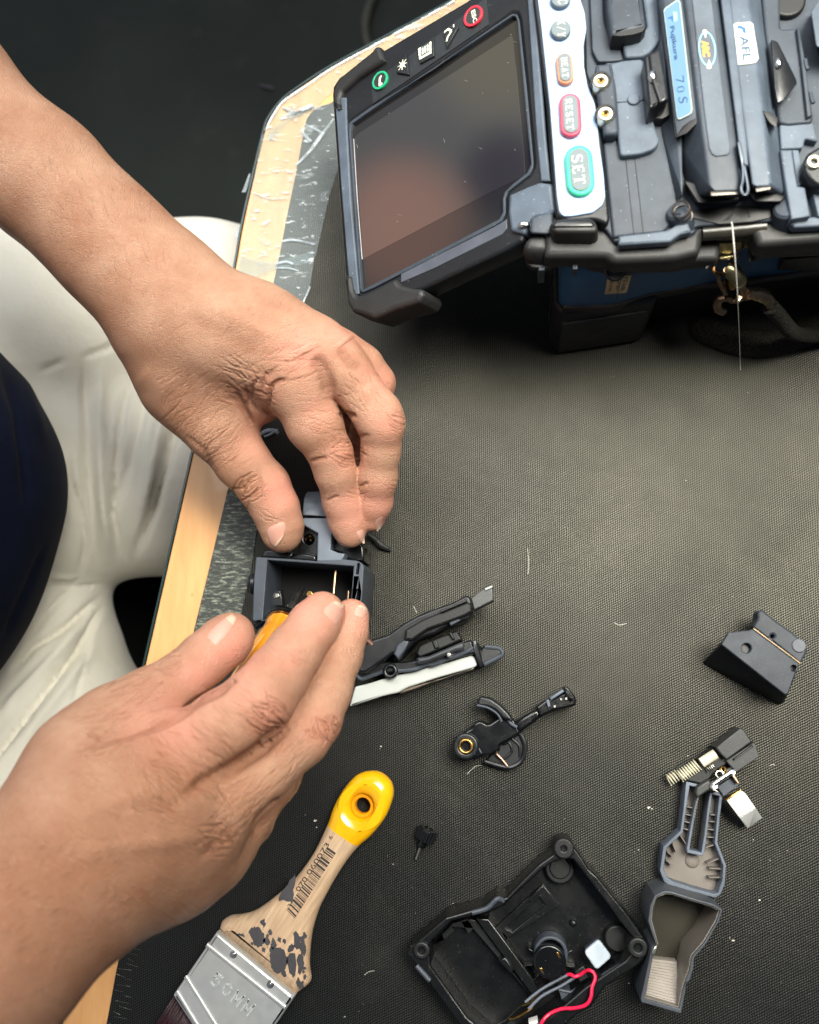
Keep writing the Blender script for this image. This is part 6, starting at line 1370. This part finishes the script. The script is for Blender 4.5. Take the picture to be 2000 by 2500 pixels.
# left front corner: hinge bumpers
obj('corner_bumper', [slab(cK([(240, 1180), (310, 1115), (600, 1098), (668, 1130), (700, 1185), (705, 1240), (640, 1215), (300, 1240)]), cK([(232, 1200), (235, 1290), (300, 1395), (640, 1400), (712, 1350), (700, 1190)]), 117, 106, 1.6), slab(cK([(250, 1250), (700, 1230), (705, 1380), (560, 1440), (300, 1400)]), cK([(300, 1420), (600, 1520), (700, 1440)]), 108, 94, 1.6)], RUBB, fs)
obj('corner_cap', [slab(cK([(310, 1125), (600, 1105), (655, 1135), (680, 1190), (600, 1175), (320, 1190), (255, 1195)]), cK([(270, 1200), (680, 1195)]), 118, 112, 1.0)], BLK, fs)
obj('hinge_bumper', [slab(cC([(95, 405), (200, 398), (212, 480), (110, 450), (60, 490)]), cC([(55, 490), (90, 580), (215, 590), (215, 410)]), 108, 98, 2.2), slab(cC([(60, 500), (215, 480), (225, 590), (100, 590)]), cC([(90, 600), (230, 605)]), 100, 86, 1.6)], RUBB, fs)
obj('hinge_cap', [slab(cC([(105, 300), (160, 275), (235, 265), (232, 400), (205, 395), (100, 390)]), cC([(100, 310), (235, 280), (215, 400), (95, 395)]), 111, 98, 1.4)], DECK, fs)
obj('bumper_slot', [prism(TF, cC([(335, 430), (368, 428), (372, 500), (370, 590), (340, 592)]), 96, 102, bev=.4), prism(TF, cC([(146, 500), (184, 498), (186, 596), (150, 600)]), 88, 100, bev=.4)], DECK, fs)
obj('bumper_screw', [lathe(P(*cC([(580, 598)])[0], 97), (0, -.6, .8), [(-1, 4.2), (.4, 4.4), (.8, 3.4), (.2, 2.8), (.2, .1)], 22)], DARKM, fs)
obj('bumper_screw_head', [lathe(P(*cC([(582, 596)])[0], 98), (0, -.6, .8), [(-1, 1.5), (.3, 1.5), (.6, .8), (.4, .1)], 14)], GUN, fs)

# tilted screen
th = math.radians(28); a96 = math.radians(96)
avec = np.array([math.cos(a96), math.sin(a96), 0]); wvec = np.array([-avec[1], avec[0], 0])
uvec = -(wvec * math.cos(th) - np.array([0, 0, 1.]) * math.sin(th))
MO = P(1330, 590, 107); MF = Frame(MO, uvec, np.cross(uvec, avec))
FRO = cA([(28, 640), (32, 570), (75, 505), (200, 420), (345, 340), (900, 12), (1100, -120), (1310, -230), (1345, -120), (1390, 300), (1440, 900), (1495, 1390), (1440, 1430), (1330, 1470), (1280, 1590), (1190, 1640), (620, 1905), (480, 1950), (300, 2010), (180, 2010), (135, 1960), (110, 1800), (60, 1100)])
GLO = cA([(133, 850), (133, 815), (160, 790), (280, 705), (700, 450), (1100, 165), (1215, 88), (1245, 92), (1260, 130), (1310, 600), (1352, 1060), (1350, 1100), (1325, 1150), (1230, 1225), (1185, 1260), (1168, 1300), (1170, 1400), (1145, 1455), (1080, 1495), (700, 1690), (300, 1895), (230, 1925), (212, 1915), (200, 1880), (165, 1300)])
mn = obj('screen_frame', [prism(MF, FRO, -11, .6, [GLO], 1.6, .8)], BLK, fs)
obj('screen_back', [prism(MF, FRO, -11.5, -6, bev=1.5)], BLK, mn)
obj('frame_inner_lip', [prism(MF, GLO, -2.4, .2, [cA([(148, 860), (160, 812), (290, 722), (1215, 105), (1236, 108), (1246, 135), (1338, 1080), (1312, 1138), (1220, 1208), (1165, 1262), (1150, 1310), (1152, 1395), (1130, 1440), (235, 1905), (222, 1898), (180, 1300)])], .3)], DECK, mn)
m = MT('screen_glass'); m.set(col=(.012, .011, .011, 1), rough=.06, spec=.55, coat=0.0, ior=1.65); GLASS = m.m
m = MT('screen_active'); m.set(col=(.018, .016, .015, 1), ior=2.1, spec=.5)
m.set(rough=.06); LCD = m.m
obj('glass', [prism(MF, GLO, -6, -1.6)], GLASS, mn)
ACT = cA([(172, 915), (200, 880), (1212, 232), (1222, 260), (1290, 1000), (1300, 1155), (1060, 1270), (228, 1708), (222, 1600)])
obj('display', [prism(MF, ACT, -1.65, -1.5)], LCD, mn)
obj('display_edge', [tube([MF.w((*MF.px(x, y, -1.5), -1.5))[0] for x, y in cA([(172, 915), (195, 1300), (228, 1708)])], .28, 6)], plastic('edge_pale', (150, 140, 140), .3), mn)
obj('lower_bezel', [prism(MF, cA([(482, 1802), (700, 1690), (1080, 1500), (1150, 1460), (1178, 1440), (1180, 1500), (1150, 1540), (700, 1765), (482, 1860)]), .3, 1.0, bev=.3)], plastic('bezel_grey', (74, 78, 88), .35), mn)
obj('corner_guard', [prism(MF, cA([(105, 1820), (120, 1990), (158, 2050), (300, 2092), (440, 2032), (600, 1985), (628, 1940), (622, 1900), (545, 1890), (475, 1870), (440, 1830), (250, 1930), (190, 1945), (165, 1900), (150, 1810)]), -13, 3.2, bev=2.0, rad=1)], RUBB, mn)
obj('corner_guard', [prism(MF, cA([(28, 700), (24, 610), (42, 555), (80, 500), (290, 330), (310, 300), (340, 298), (372, 390), (345, 412), (200, 505), (92, 600), (80, 640), (90, 720)]), -12, 3.0, bev=2.0, rad=1)], RUBB, mn)
obj('hinge_arm', [prism(MF, cA([(1190, 1280), (1300, 1230), (1390, 1195), (1475, 1205), (1500, 1390), (1440, 1420), (1330, 1470), (1290, 1540), (1200, 1520), (1182, 1400)]), -8, 2.6, bev=1.6, rad=1)], DECKL, mn)
obj('hinge_pin', [sphere(MF.w((*MF.px(*cA([(1295, 1478)])[0], 3), 3))[0], 1.5, (1.5, 1, .8))], CHROME, mn)
obj('side_rail', [prism(MF, cA([(1300, -200), (1342, -200), (1385, 300), (1432, 900), (1462, 1190), (1400, 1190), (1370, 900)]), .4, 2.2, bev=.8)], DECKL, mn)
obj('side_rail', [prism(MF, cA([(46, 640), (120, 640), (125, 830), (150, 1300), (205, 1930), (160, 1950), (140, 1880), (85, 1200)]), .4, 1.8, bev=.7)], DECKL, mn)
ks = obj('key_strip', [prism(MF, cA([(288, 540), (650, 290), (1045, -20), (1062, 160), (640, 450), (298, 682)]), .4, .9)], plastic('strip_black', (34, 37, 40), .4, wear=.5), mn)
def mring(cpx, rx, ring, name):
    c = MF.px(*cpx, 1.0); o_ = circ(c, rx, 32)
    b_ = obj(name, [prism_uv(MF, o_, .8, 2.0, [circ(c, rx * .76, 32)], .2)], plastic('key_' + name, ring, .4, var=.04, grain=0), mn)
    obj('key_face', [prism_uv(MF, circ(c, rx * .76, 32), .8, 1.8)], plastic('key_dark', (40, 42, 42), .5), b_); return c
g = mring(cS([(92, 610)])[0], 4.3, (24, 160, 112), 'enter_key')
obj('key_symbol', strokes([(.3, .1, .3, .9, .3), (.3, .1, .75, .25, .2), (.3, .85, .6, .95, .2)], MF, 1.8, cS([(70, 660)])[0], cS([(115, 640)])[0], cS([(72, 580)])[0]), IVORY, mn)
g = mring(cS([(792, 128)])[0], 4.6, (190, 40, 58), 'escape_key')
obj('key_symbol', [text_shape('ESC', MF, 1.8, *cS([(770, 85), (790, 180), (800, 70)]), depth=.1, bold=.02)], IVORY, mn)
obj('key_triangle', [prism(MF, cS([(208, 545), (285, 398), (302, 560)]), .8, 2.0, bev=.3)], plastic('key_black', (30, 33, 34), .35), mn)
sn = cS([(252, 495)])[0]
obj('key_symbol', strokes([(0, .5, 1, .5, .08), (.5, 0, .5, 1, .08), (.12, .12, .88, .88, .08), (.12, .88, .88, .12, .08), (.3, .3, .7, .3, .09), (.7, .3, .7, .7, .09), (.7, .7, .3, .7, .09), (.3, .7, .3, .3, .09)], MF, 2.0, (sn[0] - 11, sn[1] + 15), (sn[0] + 11, sn[1] + 5), (sn[0] - 9, sn[1] - 10)), IVORY, mn)
bk_ = obj('key_square', [prism(MF, cS([(375, 370), (490, 275), (492, 420), (385, 478)]), .8, 1.8, bev=.3)], plastic('key_black_b', (30, 33, 34), .35), mn)
obj('key_page', [prism(MF, cS([(372, 365), (470, 310), (472, 400), (380, 450)]), 1.7, 2.0, bev=.05)], IVORY, bk_)
obj('key_page', [prism(MF, cS([(392, 355), (455, 318), (458, 385), (396, 425)]), 1.95, 2.06, [cS([(400, 362), (450, 330), (452, 380), (402, 412)])]), prism(MF, cS([(412, 352), (418, 348), (421, 400), (415, 404)]), 1.95, 2.06), prism(MF, cS([(430, 342), (436, 338), (439, 390), (433, 393)]), 1.95, 2.06)], plastic('key_line', (70, 84, 80), .5), bk_)
obj('key_triangle', [prism(MF, cS([(560, 215), (672, 205), (585, 362)]), .8, 2.0, bev=.3)], plastic('key_black_c', (30, 33, 34), .35), mn)
obj('key_symbol', strokes([(0, .9, .35, .95, .16), (.35, .95, .7, .6, .18), (.7, .6, .3, .3, .16), (.3, .3, .2, .02, .16), (.9, 1, .92, .75, .1)], MF, 2.0, cS([(572, 325)])[0], cS([(650, 270)])[0], cS([(570, 235)])[0]), IVORY, mn)
scr = []
r = random.Random(31)
for i in range(14):
    u_, v_ = r.random(), r.random(); q0, q1, q2, q3 = [np.array(p) for p in cA([(170, 850), (1220, 190), (1290, 1100), (240, 1800)])]
    p = (q0 * (1 - u_) + q1 * u_) * (1 - v_) + (q3 * (1 - u_) + q2 * u_) * v_; l = r.uniform(1, 3.4) if i > 5 else 10; an = r.uniform(0, 3.14)
    a3 = MF.w((*MF.px(p[0], p[1], -1.35), -1.35))[0]; b3 = MF.w((*MF.px(p[0] + l * math.cos(an), p[1] + l * math.sin(an), -1.35), -1.35))[0]
    scr.append(tube([a3, b3], .05 if l > 5 else r.uniform(.06, .12), 5))
obj('screen_dust', scr, plastic('dust_pale', (150, 146, 140), .6), mn, kind='stuff')
# world patches of colour added along mirror rays, standing in for the screen's reflections
def refl(px_, py_):
    d = ray(px_, py_); d = d / np.linalg.norm(d); return d - 2 * d.dot(MF.n) * MF.n
for (px_, py_), ang_in, ang_out, colr in (((1225, 110), .5, 5.2, (.95, .9, .70, 1)), ((1230, 430), 0, 3.5, (.02, .05, .2, 1)), ((985, 560), .8, 5.4, (1.9, 1.05, .84, 1))):
    dv = refl(px_, py_)
    _p = blob(dv, (math.cos(math.radians(ang_out)), math.cos(math.radians(ang_in))), None, colr, _p)
nt.links.new(_p, bg.inputs[0])
print('REFL', refl(1000, 480))
